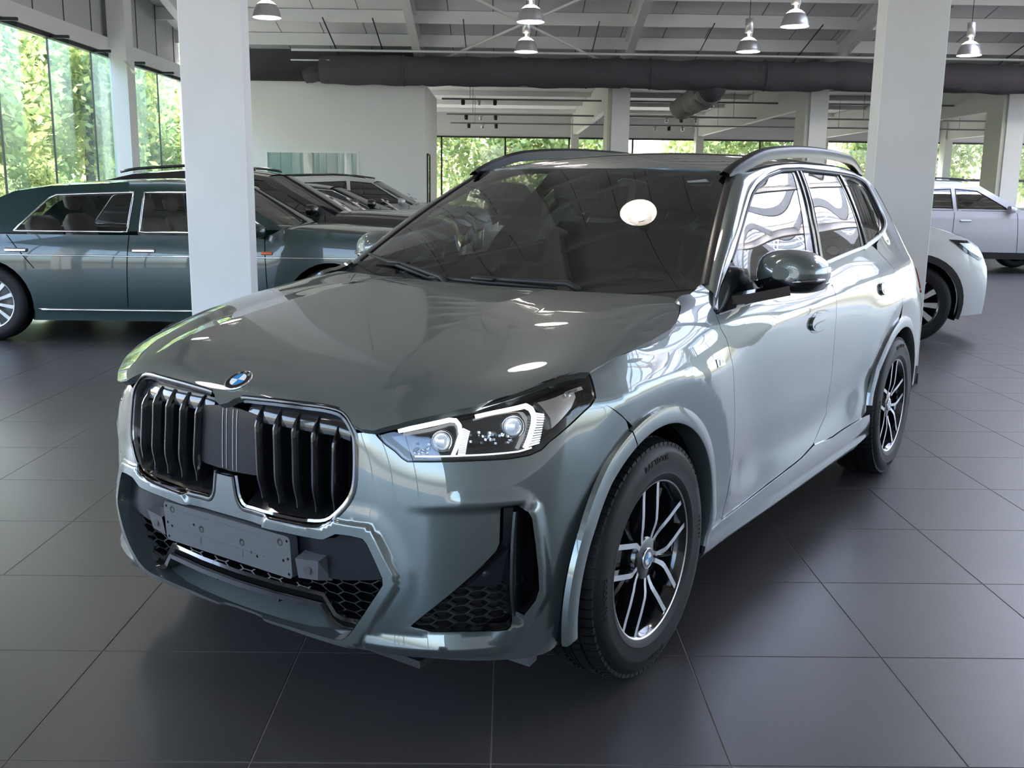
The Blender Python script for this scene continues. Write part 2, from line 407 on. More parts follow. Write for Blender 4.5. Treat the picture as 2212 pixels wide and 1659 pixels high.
# symmetric end conditions: reflect first two columns for smoothness at centre
def _ext():
    m=COL[1:4].copy();m[...,1]*=-1
    e=COL[-4:-1].copy();e[...,1]*=-1
    C2=np.concatenate([m[::-1],COL,e[::-1]])
    U2=np.concatenate([-UK[1:4][::-1],UK,2*UK[-1]-UK[-4:-1][::-1]])
    return C2,U2
COLX,UX=_ext()
_zs=Sp(ZR,COLX.transpose(1,0,2).reshape(len(ZR),-1))
_S=nspline_ops(UX)
def Wb(u,z):
    u=np.asarray(u,float).ravel();z=np.asarray(z,float).ravel();sg=np.where(u<0,-1.,1.);u=np.abs(u)
    n=len(u);V=_zs(z).reshape(n,len(UX),2)
    M=np.einsum('ij,njk->nik',_S,V)
    k=np.clip(np.searchsorted(UX,u)-1,0,len(UX)-2);h=UX[k+1]-UX[k];a=((UX[k+1]-u)/h)[:,None];b=1-a
    r=np.arange(n);hh=(h*h/6)[:,None]
    P=a*V[r,k]+b*V[r,k+1]+((a**3-a)*M[r,k]+(b**3-b)*M[r,k+1])*hh
    P[:,1]*=sg
    return np.concatenate([P,z[:,None]],1)
def tens(xk,yk,Z):
    Z=np.array(Z,float);sx=Sp(xk,Z)
    S=nspline_ops(np.array(yk));yk=np.array(yk,float)
    def f(x,y):
        x=np.asarray(x,float).ravel();y=np.asarray(y,float).ravel()
        V=sx(x);M=V@S.T
        k=np.clip(np.searchsorted(yk,y)-1,0,len(yk)-2);h=yk[k+1]-yk[k];a=(yk[k+1]-y)/h;b=1-a;r=np.arange(len(x))
        return a*V[r,k]+b*V[r,k+1]+((a**3-a)*M[r,k]+(b**3-b)*M[r,k+1])*h*h/6
    return f
HX=[.84,.80,.76,.70,.60,.48,.30,.10,-.10,-.30,-.50,-.75]
HY=[0,.2,.4,.55,.68,.80,.92]
HZ=[[.812,.81,.79,.73,.63,.50,.36],
[.855,.853,.838,.79,.71,.60,.46],
[.884,.883,.873,.837,.775,.685,.56],
[.914,.913,.905,.878,.832,.757,.65],
[.950,.949,.943,.926,.893,.833,.745],
[.982,.981,.977,.964,.940,.892,.820],
[1.018,1.018,1.014,1.005,.988,.953,.895],
[1.050,1.050,1.047,1.040,1.027,1.000,.950],
[1.070,1.070,1.068,1.063,1.053,1.031,.988],
[1.084,1.084,1.083,1.080,1.074,1.056,1.018],
[1.092,1.092,1.092,1.091,1.089,1.076,1.045],
[1.098,1.098,1.098,1.098,1.098,1.09,1.06]]
# even symmetry in y
_HY2=[-HY[2],-HY[1]]+HY
Hb=tens(HX[::-1],_HY2,[[r[2],r[1]]+r for r in HZ[::-1]])

D = {'kid': [(0.0102, 0.835), (0.0321, 0.8483), (0.0593, 0.8575), (0.0742, 0.8597), (0.1852, 0.8657), (0.2767, 0.8685), (0.3475, 0.8698), (0.3885, 0.8663), (0.4086, 0.8596), (0.4279, 0.8443), (0.4481, 0.8147), (0.4535, 0.7999), (0.4587, 0.7472), (0.4604, 0.6914), (0.4544, 0.6591), (0.4372, 0.6294), (0.4109, 0.6001), (0.3832, 0.5757), (0.3487, 0.5649), (0.2944, 0.5594), (0.1981, 0.5551), (0.0955, 0.5534), (0.0636, 0.5534), (0.0441, 0.5775), (0.0376, 0.6153), (0.0333, 0.6383)],
 'hl': [(0.4933, 0.8212), (0.5463, 0.8381), (0.6307, 0.8631), (0.6998, 0.8837), (0.8133, 0.9092), (0.9373, 0.9289), (1.1013, 0.942), (1.1724, 0.9451), (1.1839, 0.9384), (1.171, 0.9129), (1.157, 0.88), (1.1293, 0.8624), (1.0641, 0.838), (0.9932, 0.8128), (0.9392, 0.7897), (0.9142, 0.7714), (0.8783, 0.7607), (0.8232, 0.756), (0.7235, 0.7553), (0.6283, 0.7534), (0.5862, 0.7528), (0.5718, 0.7606), (0.5528, 0.7763), (0.527, 0.7916), (0.5076, 0.8071)],
 'intake': [(0.1186, 0.2353), (0.2545, 0.2442), (0.3861, 0.2573), (0.4118, 0.2649), (0.4339, 0.2839), (0.455, 0.309), (0.4882, 0.3561), (0.5236, 0.4115), (0.5418, 0.4425), (0.5407, 0.46), (0.5235, 0.4973), (0.5, 0.5421), (0.4884, 0.5548), (0.453, 0.5576), (0.4134, 0.5559), (0.3765, 0.5351), (0.363, 0.5326), (0.1852, 0.5237)],
 'fog': [(0.8349, 0.633), (0.8766, 0.6291), (0.8934, 0.6223), (0.9046, 0.6049), (0.9191, 0.535), (0.9284, 0.4688), (0.9318, 0.415), (0.9211, 0.3873), (0.8909, 0.3572), (0.8612, 0.3314), (0.839, 0.3178), (0.814, 0.3143), (0.7315, 0.3192), (0.6545, 0.3195), (0.6426, 0.3232), (0.6062, 0.3307), (0.6377, 0.3584), (0.7359, 0.4377), (0.7841, 0.4765), (0.8303, 0.5159), (0.8397, 0.5352), (0.8382, 0.5826)],
 'foggrille': [(0.8237, 0.4239), (0.8163, 0.4286), (0.7504, 0.432), (0.7238, 0.416), (0.6367, 0.3421), (0.6188, 0.3329), (0.655, 0.3251), (0.8279, 0.3181)],
 'fogfin': [(0.8595, 0.5191), (0.8512, 0.4959), (0.8389, 0.43), (0.8262, 0.4236), (0.7504, 0.4333), (0.7625, 0.4405)],
 'ridge': [(0.4836, 0.2722), (0.5692, 0.2684), (0.6784, 0.2753), (0.7955, 0.2698), (0.8179, 0.2769), (0.8442, 0.3023), (0.9111, 0.3617), (0.9391, 0.3972), (0.9356, 0.4674), (0.9168, 0.5733), (0.9053, 0.6122), (0.8864, 0.6366), (0.8482, 0.6488), (0.7266, 0.6542)],
 'hoodline': [(1.1871, 0.9413), (1.2905, 0.9673), (1.5135, 0.9886), (1.6412, 1.0076), (1.7197, 1.0381), (1.7793, 1.0629), (1.791, 1.0798)],
 'cowl': [(1.8758, 1.0892), (1.9309, 1.1029), (1.9606, 1.1143), (2.0031, 1.0762)],
 'doorF': [(1.9315, 1.0301), (1.922, 0.9793), (1.9484, 0.9456), (1.9578, 0.9133), (1.9606, 0.8858), (1.9676, 0.8649), (1.9842, 0.7515), (2.013, 0.6073), (2.0202, 0.499), (1.9965, 0.3672), (2.0155, 0.3133)],
 'Bseam': [(3.122, 1.1126), (3.1435, 1.0802), (3.1021, 1.0154), (3.0821, 0.9606), (3.0619, 0.8564), (3.0687, 0.7826), (3.0986, 0.667), (3.1066, 0.603), (3.1304, 0.5356), (3.1533, 0.4801), (3.1026, 0.4512), (3.0268, 0.4156), (2.9677, 0.3904)],
 'sill': [(2.0155, 0.3133), (2.2142, 0.3225), (2.4858, 0.3421), (2.8031, 0.3612), (2.9579, 0.3832)],
 'sill2': [(3.2054, 0.3678), (3.6103, 0.3818), (3.7821, 0.369)],
 'rdoorR': [(3.9438, 1.1404), (4.0226, 1.0908), (4.0715, 1.0466), (4.037, 0.9977), (4.0472, 0.9291), (4.0755, 0.871)],
 'bumpseam': [(1.1546, 0.875), (1.2116, 0.8393), (1.259, 0.8034), (1.2915, 0.7555)],
 'bumpbot': [(0.5437, 0.2405), (0.6656, 0.2405), (0.7868, 0.2246), (0.8823, 0.211), (0.9636, 0.2131), (1.0989, 0.1969), (1.1007, 0.266)],
 'dlo': [(1.9445, 1.0354), (2.1436, 1.1676), (2.274, 1.2465), (2.4624, 1.3393), (2.6028, 1.4044), (2.7334, 1.4471), (2.916, 1.4878), (3.1025, 1.5115), (3.3715, 1.5207), (3.6912, 1.5154), (3.9835, 1.5095), (4.2392, 1.5006), (4.4381, 1.4822), (4.4879, 1.461), (4.5092, 1.4138), (4.5329, 1.3299), (4.5306, 1.2826), (4.4979, 1.2506), (4.3874, 1.2283), (4.1072, 1.203), (3.7385, 1.1541), (3.1306, 1.1121), (2.3339, 1.0355), (1.9272, 1.0231)],
 'winF': [(2.1902, 1.114), (2.467, 1.3194), (2.6116, 1.389), (2.7704, 1.4422), (2.9474, 1.4784), (3.0758, 1.492), (3.2474, 1.4954), (3.1514, 1.3887), (2.9739, 1.1574)],
 'winR': [(3.4552, 1.4964), (3.6801, 1.5006), (3.8473, 1.4893), (3.864, 1.4907), (3.8223, 1.3604), (3.7909, 1.2675), (3.7272, 1.1577), (3.144, 1.1199), (3.2324, 1.3071), (3.3852, 1.4546)],
 'winQ': [(4.0039, 1.4763), (4.1615, 1.4647), (4.3428, 1.4401), (4.373, 1.3992), (4.3925, 1.2886), (4.1927, 1.2343), (4.0105, 1.2029), (3.8748, 1.178), (3.8497, 1.1853), (3.8587, 1.2531), (3.8857, 1.3373), (3.9606, 1.4591)],
 'handF': [(2.7405, 0.931), (2.8158, 0.9535), (2.9514, 0.9523), (2.9774, 0.9304), (2.9617, 0.8869), (2.9091, 0.8671), (2.781, 0.8673), (2.7278, 0.8948)],
 'handR': [(3.7286, 0.9994), (3.7852, 1.0078), (3.8977, 1.0068), (3.9478, 0.9941), (3.9452, 0.9562), (3.9143, 0.933), (3.747, 0.9305), (3.7126, 0.9608)],
 'sensor': [(1.0709, 0.5279)],
 'mbadge': [(1.8638, 0.881)],
 'hlq': {'hook1': [(0.5476, 0.8269), (0.5961, 0.8391), (0.6556, 0.8538), (0.6716, 0.8522), (0.6861, 0.8392), (0.6961, 0.8198), (0.6942, 0.7911), (0.6892, 0.7688)],
 'hook2': [(0.7134, 0.86), (0.7534, 0.869), (0.8396, 0.8854), (0.8575, 0.8758), (0.8741, 0.8556), (0.8791, 0.8357), (0.8762, 0.8033), (0.8701, 0.7792)],
 'fan1': [(0.6968, 0.8342), (0.7171, 0.8257), (0.719, 0.7714), (0.7016, 0.7702)],
 'fan2': [(0.8807, 0.865), (0.9166, 0.8602), (0.9158, 0.7846), (0.884, 0.78)],
 'proj1': (0.6545, 0.8043), 'proj2': (0.825, 0.8317), 'spark1': [(0.5776, 0.8003), (0.6315, 0.8012), (0.6378, 0.7721), (0.593, 0.7713)],
 'spark2': [(0.7165, 0.8257), (0.7987, 0.8263), (0.8425, 0.7985), (0.7263, 0.7903)],
 'low': [(0.5974, 0.7648), (0.7209, 0.7698), (0.8563, 0.7719), (0.8951, 0.7777)],
 'plate': [(0.8839, 0.8932), (1.111, 0.9126), (1.1041, 0.8931), (1.0655, 0.8657), (0.9551, 0.8204), (0.9441, 0.8458), (0.9155, 0.8667)],
 'blade': [(0.8708, 0.8922), (0.9155, 0.8667), (0.9437, 0.8193)],
 'tab': [(1.0423, 0.9023), (1.1345, 0.9103)]}}
def UZ(k): return [tuple(p) for p in D[k]]
FA, RA = (0.0, .345), (-2.692, .345)
def sstep(x): x = np.clip(x, 0, 1); return x*x*(3-2*x)
_INT = np.array(UZ('intake')); _RDG = np.array(UZ('ridge')); _FOG = UZ('fog')
_uL, _uR = [float(np.interp(0, [0, 1], [0, 0]))]*2
def disp(u, z, P):
    """sculpting on top of the smooth body: flares, rims, creases"""
    d = np.zeros(len(u)); x = P[:, 0]; Q = np.stack([u, z], 1)
    for (cx, cz), amp in ((FA, .017), (RA, .015)):
        r = np.hypot(x-cx, z-cz); th = np.arctan2(x-cx, z-cz)
        r0 = .545+.03*np.abs(np.sin(th))
        ins = np.clip((r-.455)/(r0-.455), 0, 1); out = np.exp(-np.maximum(r-r0, 0)**2/.16**2)
        w = sstep((z-.30)/.12)*(u < 4.75)
        if cx == 0: w = w*sstep((.95-z)/.10)*np.where(x > .15, sstep((.40-x)/.25), 1)
        else: w = w*sstep((1.0-z)/.12)
        d += amp*np.where(r < r0, ins, out)*w
    fr = (u < 1.15)&(z < .72)
    if fr.any():
        q = Q[fr]; qa = q.copy(); qa[:, 0] = np.abs(qa[:, 0])
        a = dist_poly(qa, _INT); e = np.zeros(len(q))
        e += .012*sstep((.040-a)/.014)+.004*sstep((.09-a)/.05)
        b = dist_poly(qa, _RDG[3:11]); e = np.maximum(e, .011*sstep((.042-b)/.034)); b2 = dist_poly(qa, _RDG[10:]); e = np.maximum(e, .005*sstep((.04-b2)/.04))
        c = dist_poly(qa, _RDG[:4]); e = np.maximum(e, .016*np.clip(1-c/.035, 0, 1))
        # air-curtain pocket: surface ramps inwards towards the vent
        uu, zz = qa[:, 0], qa[:, 1]
        ramp = np.clip((uu-.58)/.30, 0, 1)**1.3
        poc = ramp*sstep((.648-zz)/.028)*sstep((zz-.318)/.02)*(uu < .885)
        # slanted lower-left limit of the pocket
        e -= .040*poc
        d[fr] += e
    sd = (u > 1.9)&(u < 4.75)
    if sd.any():
        zs = np.interp(-x[sd], [.5, .67, 1.07, 1.64, 2.0, 3.08], [.90, .93, .96, .99, 1.02, 1.05]); t = z[sd]-zs
        k = sstep((u[sd]-1.95)/.5)
        d[sd] += .009*np.exp(-(np.sqrt(t*t+.010**2)-.010)/.05)*k
        zc = np.interp(-x[sd], [.6, 1.5, 2.1], [.47, .47, .56])
        d[sd] += -.013*np.exp(-((z[sd]-zc)/.085)**2)*sstep((-x[sd]-.55)/.35)*sstep((x[sd]+2.5)/.35)
    return d
def W(u, z):
    u = np.asarray(u, float).ravel(); z = np.asarray(z, float).ravel()
    P = Wb(u, z); A = Wb(u+1e-3, z); B = Wb(u-1e-3, z); t = A-B; n = np.stack([t[:, 1], -t[:, 0]], 1); n /= np.maximum(np.linalg.norm(n, axis=1), 1e-9)[:, None]
    d = disp(u, z, P); P = P.copy(); P[:, :2] += n*d[:, None]
    return P
_CX = [.66, .60, .50, .36, .16, -.05, -.27]; _CR = [.452, .432, .405, .385, .365, .352, .335]; _FT = [.468, .498, .515, .512, .505, .49, .42]
def Hz(x, y):
    x = np.asarray(x, float).ravel(); y = np.asarray(y, float).ravel(); ay = np.abs(y)
    z = Hb(x, ay); cr = np.interp(-x, [-q for q in _CX], _CR); ft = np.interp(-x, [-q for q in _CX], _FT)
    a = sstep((.70-x)/.12)*sstep((x+.36)/.25)
    t = (ay-cr)/np.maximum(ft-cr, .01); f = np.where(t < 0, 1-.25*np.clip(-t/4, 0, 1)**1, np.clip(1-t, 0, 1)**1.3)
    return z+.010*a*f-.004*a
def H(x, y):
    x = np.asarray(x, float).ravel(); y = np.asarray(y, float).ravel(); return np.stack([x, y, Hz(x, y)], 1)
# roof and windscreen
RX = [-.90, -1.05, -1.25, -1.5, -1.8, -2.1, -2.45, -2.8, -3.1, -3.3]
RC = [1.468, 1.508, 1.541, 1.566, 1.582, 1.586, 1.580, 1.560, 1.524, 1.492]
RE = [1.43, 1.462, 1.488, 1.513, 1.532, 1.538, 1.534, 1.518, 1.488, 1.458]
_rc = Sp([-q for q in RX], np.array(RC)); _re = Sp([-q for q in RX], np.array(RE))
def R(x, y):
    x = np.asarray(x, float).ravel(); y = np.asarray(y, float).ravel(); t = np.abs(y)/.60; c = _rc(-x); e = _re(-x)
    return np.stack([x, y, c-(c-e)*(.72*t**2+.28*t**6)], 1)
def WS(s, t):
    """windscreen: s in -1..1 across, t 0..1 upwards"""
    s = np.asarray(s, float).ravel(); t = np.asarray(t, float).ravel(); a = np.abs(s)
    bx, by, bz = -.325-.215*a**2.2, .778*s, 1.045+.052*a**2; tx, ty, tz = -.985-.175*a**2.2, .594*s, 1.494-.016*a**2
    bul = 4*t*(1-t)
    return np.stack([bx+(tx-bx)*t+.010*bul*(1-.4*a*a), by+(ty-by)*t, bz+(tz-bz)*t+.022*bul*(1-.5*a*a)], 1)

# ---------------------------------------------------------------- the foreground car
TH = math.radians(35.07); FX = (-math.sin(TH), -math.cos(TH)); LX = (math.cos(TH), -math.sin(TH))
CAR_O = (.4483-.897*LX[0], 2.7816-.897*LX[1], 0)
CAR = empty('sport_utility_vehicle', CAR_O, math.atan2(FX[1], FX[0]))
tag(CAR, 'grey-green metallic compact SUV with black kidney grille and empty plate holder', 'car')
def arc(c, r, a0, a1, n=24): return [(c[0]+r*math.sin(math.radians(a0+(a1-a0)*i/n)), c[1]+r*math.cos(math.radians(a0+(a1-a0)*i/n))) for i in range(n+1)]
_uu = np.linspace(1.0, 4.75, 800); _ux = Wb(_uu, np.full(800, .6))[:, 0]
def u_of(x): return float(np.interp(-x, -_ux, _uu))
def xz(pts): return [(u_of(x), z) for x, z in pts]
def uzs(*ks):
    o = []
    for k in ks: o += UZ(k)
    return o
def W3(p, off=0.0):
    p = np.array(p, float).reshape(-1, 2); P = W(p[:, 0], p[:, 1])
    if off: P = P+snorm(W, p[:, 0], p[:, 1])*off
    return P
def Wn(p): p = np.array(p, float).reshape(-1, 2); return snorm(W, p[:, 0], p[:, 1])
def mir(P): return [(-a, b) for a, b in P]
K_IN, K_OUT = .412, .456
def pair(make):
    """build a part on the left and mirror it to the right"""
    o = make(); mirror_obj(o, CAR); return o
# --- hood
hood_half = [(.822, 0), (.815, .027), (.804, .04), (.796, .061), (.793, .075), (.786, .183), (.780, .275), (.773, .347), (.770, .385), (.772, .410), (.779, .432), (.789, .455), (.788, .485), (.779, .516), (.744, .563), (.673, .634), (.605, .689), (.503, .742), (.419, .773), (.353, .794), (.305, .816), (.288, .830), (.171, .842), (.08, .852), (-.01, .860), (-.132, .860), (-.20, .847), (-.262, .823), (-.334, .790), (-.372, .760), (-.385, .735), (-.375, .70), (-.340, .60), (-.290, .40), (-.262, .2), (-.255, 0)]
hood_poly = hood_half+[(x, -y) for x, y in hood_half[1:-1]][::-1]
hood = panel('hood', hood_poly, H, PAINT, CAR, step=.016, flange=.02)
# --- front bumper
kid, hl, itk, fog, bs = UZ('kid'), UZ('hl'), UZ('intake'), UZ('fog'), UZ('bumpseam')
right = [(.12, .222), (.25, .226), (.40, .236), (.54, .240), (.665, .236), (.787, .2235), (.882, .2135), (.97, .2125), (1.03, .216), (u_of(.402), .25)]+[(u_of(x), z) for x, z in arc(FA, K_IN+.006, 92, 22, 20)]+bs[::-1][:-1]+[hl[10]]+hl[11:]+[hl[0]]+kid[10:]
bump_poly = right+mir(right[::-1])
int_full = itk+mir(itk[::-1])
bumper = panel('front_bumper', bump_poly, W, PAINT, CAR, holes=[int_full, fog, mir(fog)], step=.0095, bstep=.007, flange=.0)
def shelf(name, loop, depth, m, parent, k=4, taper=0.0, dirv=(-1, 0, 0)):
    """inner wall of an opening, running inwards from an outline on the body"""
    L = resample(chaikin(loop, 1, lim=.01), .012); A = W3(L); c = A.mean(0); P = []
    for i in range(k+1):
        t = i/k; B = A+np.array(dirv)*depth*t; B[:, 1:] = c[1:]+(B[:, 1:]-c[1:])*(1-taper*t); P.append(B)
    mb = MB(); n = len(L)
    V = np.vstack(P); Fc = [(i*n+j, i*n+(j+1) % n, (i+1)*n+(j+1) % n, (i+1)*n+j) for i in range(k) for j in range(n)]
    if area2(L) < 0: Fc = [f[::-1] for f in Fc]
    mb.add(V, Fc); return mb.obj(name, m, parent, smooth=True)
def edge_strip(name, loop, m, parent, d=.012, sgn=1):
    L = resample(loop, .012); A = W3(L); N = Wn(L)
    mb = MB(); n = len(L); mb.add(np.vstack([A, A-N*d]), [(j, n+j, n+(j+1) % n, (j+1) % n) for j in range(n)]); return mb.obj(name, m, parent, smooth=True)
shelf('intake_shelf', int_full, .075, PAINT, bumper, taper=.04)
for sg in (1, -1):
    f = fog if sg > 0 else mir(fog)
    shelf('vent_wall', f, .05, BLK, bumper, dirv=(-.75, -.55*sg, 0))
# sensors in the bumper skin
def disc_on(p, r, m, parent, name='parking_sensor', off=.0012):
    q = W3([p])[0]; n = Wn([p])[0]; t = np.cross(n, (0, 0, 1)); t /= np.linalg.norm(t); b = np.cross(t, n)
    mb = MB(); a = np.linspace(0, 2*math.pi, 25)[:-1]
    ring = [q+n*off+(t*math.cos(x)+b*math.sin(x))*r for x in a]; ring2 = [q+n*(off-.004)+(t*math.cos(x)+b*math.sin(x))*(r*1.12) for x in a]
    mb.add(ring+ring2, [tuple(range(24))]+[(i, 24+i, 24+(i+1) % 24, (i+1) % 24) for i in range(24)]); return mb.obj(name, m, parent)
for sg in (1, -1):
    p = UZ('sensor')[0]; disc_on((sg*p[0], p[1]), .0115, PAINT, bumper)
# underside tray
mb = MB(); mb.box((.36, 0, .215), (.70, 1.20, .02)); mb.obj('undertray', BLKM, bumper)
# --- lower intake insert
ins = empty  # keep name short
def front_plane(y, z, x): return (x, y, z)
def FZ(dx):   # surface parallel to the nose, moved back by dx
    def S(u, z):
        P = Wb(u, z); P = P.copy(); P[:, 0] -= dx; return P
    return S
def R4(pts): return pts
# (y,z) outlines measured on the insert
up_poly = [(0, .520), (.185, .519), (.363, .528), (.378, .531), (.414, .552), (.452, .554), (.486, .552), (.498, .541), (.522, .497), (.537, .463), (.533, .445), (.500, .436), (.40, .418), (.30, .410), (0, .405)]
upf = up_poly+mir(up_poly[::-1][1:-1])
intake = panel('intake_panel', upf, FZ(.022), SATBLK, CAR, step=.03, flange=.03)
# honeycomb mesh behind
def honeycomb(region, S, cw, ch, wall, depth, skew=0.0):
    """walls of flat hexagonal cells laid on a surface S(a,b), kept where region(a,b) holds"""
    V = []; Fc = []; lo, hi = region.min(0), region.max(0); poly = region
    na = int((hi[0]-lo[0])/cw)+2; nb = int((hi[1]-lo[1])/ch)+2
    for i in range(-1, na+1):
        for j in range(-1, nb+1):
            cx = lo[0]+(i+.5)*cw; cz = lo[1]+(j+.5*(i % 2))*ch
            hexp = np.array([(cx-cw*.30, cz+ch*.5), (cx+cw*.30, cz+ch*.5), (cx+cw*.70, cz), (cx+cw*.30, cz-ch*.5), (cx-cw*.30, cz-ch*.5), (cx-cw*.70, cz)])
            ctr = np.array([[cx, cz]])
            if not inside(ctr, poly)[0]: continue
            inn = ctr+(hexp-ctr)*(1-wall); n = len(V)
            for k, q in ((0, hexp), (1, inn)):
                V += [tuple(x) for x in S(q[:, 0], q[:, 1])]
            b = S(inn[:, 0], inn[:, 1]); b[:, 0] -= depth; V += [tuple(x) for x in b]
            for k in range(6):
                k2 = (k+1) % 6; Fc += [(n+k, n+6+k, n+6+k2, n+k2), (n+6+k, n+12+k, n+12+k2, n+6+k2)]
    return V, Fc
reg = np.array([(-.50, .44), (.50, .44), (.525, .43), (.47, .33), (.445, .30), (.36, .285), (.30, .345), (-.30, .345), (-.36, .285), (-.445, .30), (-.47, .33), (-.525, .43)])
V, Fc = honeycomb(reg, FZ(.045), .056, .026, .09, .03)
hm = mesh('honeycomb_mesh', V, Fc, BLK, intake, smooth=False)
# dark backing with cooling fins
mb = MB(); mb.box((.66, 0, .40), (.02, 1.08, .40)); mb.obj('radiator_backing', DARK, intake)
for sg in (1, -1):
    mb = MB()
    for k in range(7): mb.box((.705, sg*(.47+.010*k), .395), (.004, .0035, .09))
    mb.obj('cooler_fins', PLAST, intake)
# sensor tabs either side of the plate
for sg in (1, -1):
    mb = MB(); y0, y1 = .275, .352
    mb.add([(.822, sg*y0, .463), (.815, sg*y1, .470), (.806, sg*(y1-.012), .413), (.812, sg*y0, .407), (.775, sg*y0, .48), (.77, sg*y1, .48), (.77, sg*(y1+.005), .405), (.775, sg*y0, .40)],
           [(0, 3, 2, 1), (0, 1, 5, 4), (1, 2, 6, 5), (2, 3, 7, 6)] if sg > 0 else [(0, 1, 2, 3), (0, 4, 5, 1), (1, 5, 6, 2), (2, 6, 7, 3)])
    t = mb.obj('sensor_tab', PLAST, intake)
    mb = MB(); mb.lathe([(.0, .0006), (.0105, .0006), (.0105, 0), (.0125, 0)], (0, 0, 0), 'x', 20); s_ = mb.obj('parking_sensor', BLKM, t); s_.location = (.8165, sg*.313, .438); s_.rotation_euler = (0, math.radians(-9), math.radians(4*sg))
# lower frame of the intake: glossy bar that drops down at both ends
def ramp_pts(z0, z1, x0, k=.05):
    P = [(.505, z0+.075), (.455, z0+.008), (.435, z0-.004), (.375, z0-.008), (.345, z0+.004), (.312, z1)]
    P = [(x0-k*(y/.5)**2, y, z) for y, z in P]
    return P+[(x0-k*.09, .15, z1-.003), (x0, 0, z1-.004)]+[(x0-k*.09, -.15, z1-.003)]+[(x, -y, z) for x, y, z in P[::-1]]
def bar(pts, prof, name, m, parent):
    mb = MB(); mb.sweep(pts, prof, [(1, 0, 0)]*len(pts)); return mb.obj(name, m, parent, auto=40)
bar(ramp_pts(.296, .345, .775), [(-.014, -.03), (.014, -.03), (.014, .006), (.006, .012), (-.014, .004)], 'lower_frame', BLK, intake)
bar(ramp_pts(.276, .322, .788), [(-.007, -.04), (.007, -.04), (.007, .006), (-.007, .006)], 'lower_frame_edge', BLK, intake)
mb = MB(); mb.box((.700, 0, .290), (.02, .66, .07)); mb.obj('lower_opening', DARK, intake)
for y in (-.13, .13):
    mb = MB(); mb.box((.735, y, .300), (.04, .004, .035)); mb.obj('slot_divider', BLK, intake)
# painted shelf under the intake
ys = np.linspace(-.43, .43, 31); mb = MB()
mb.grid([[(.766-.02*(y/.4)**2, y, .240+.018*(y/.4)**2) for y in ys], [(.742-.02*(y/.4)**2, y, .256+.012*(y/.4)**2) for y in ys], [(.712-.02*(y/.4)**2, y, .282+.006*(y/.4)**2) for y in ys]]); mb.obj('lip_shelf', PAINT, bumper, smooth=True)
# --- plate holder
mb = MB(); w, h = .52, .118
Pp = chaikin([(-w/2, -h/2), (w/2, -h/2), (w/2, h/2), (-w/2, h/2)], 2, lim=.008)
mb.prism(Pp, 'x', -.022, .004); plate = mb.obj('plate_holder', PLAST, CAR, auto=30); plate.location = (.818, 0, .459); plate.rotation_euler = (0, math.radians(3), 0)
for y, z, r in [(-.222, .040, .0085), (-.098, .006, .0085), (.070, .004, .0085), (.222, .038, .0085)]:
    mb = MB(); mb.lathe([(0, -.006), (r*.55, -.006), (r*.6, .0046), (r, .0046), (r*1.25, .0043)], (0, y, z), 'x', 18)
    mb.obj('screw_hole', BLKM, plate, smooth=True)
for y, z in [(-.248, .046), (-.248, -.004), (-.248, -.047), (-.23, -.012), (.248, .046), (.248, -.004), (.248, -.047), (.23, -.012), (.128, -.024), (-.13, .012), (.105, -.018)]:
    mb = MB(); mb.lathe([(0, .0042), (.0035, .0042), (.0042, .0041)], (0, y, z), 'x', 12); mb.obj('rivet_hole', DARK, plate)
for y0, y1, z in [(-.205, -.06, .046), (-.03, .145, .046), (-.20, .155, .0)]:
    mb = MB(); mb.box((.0042, (y0+y1)/2, z-.018 if z == 0 else z-.006), (.0018, y1-y0, .0022)); mb.obj('moulded_rib', SILV if False else PLAST, plate)
for y in (-.105, .07):
    mb = MB(); mb.box((.0042, y, -.030), (.0018, .002, .022)); mb.box((.0042, y-.008, -.036), (.0018, .016, .002)); mb.obj('moulded_mark', PLAST, plate)
mb = MB(); mb.box((-.03, 0, -.005), (.03, .50, .10)); mb.obj('plate_backing', BLKM, plate)
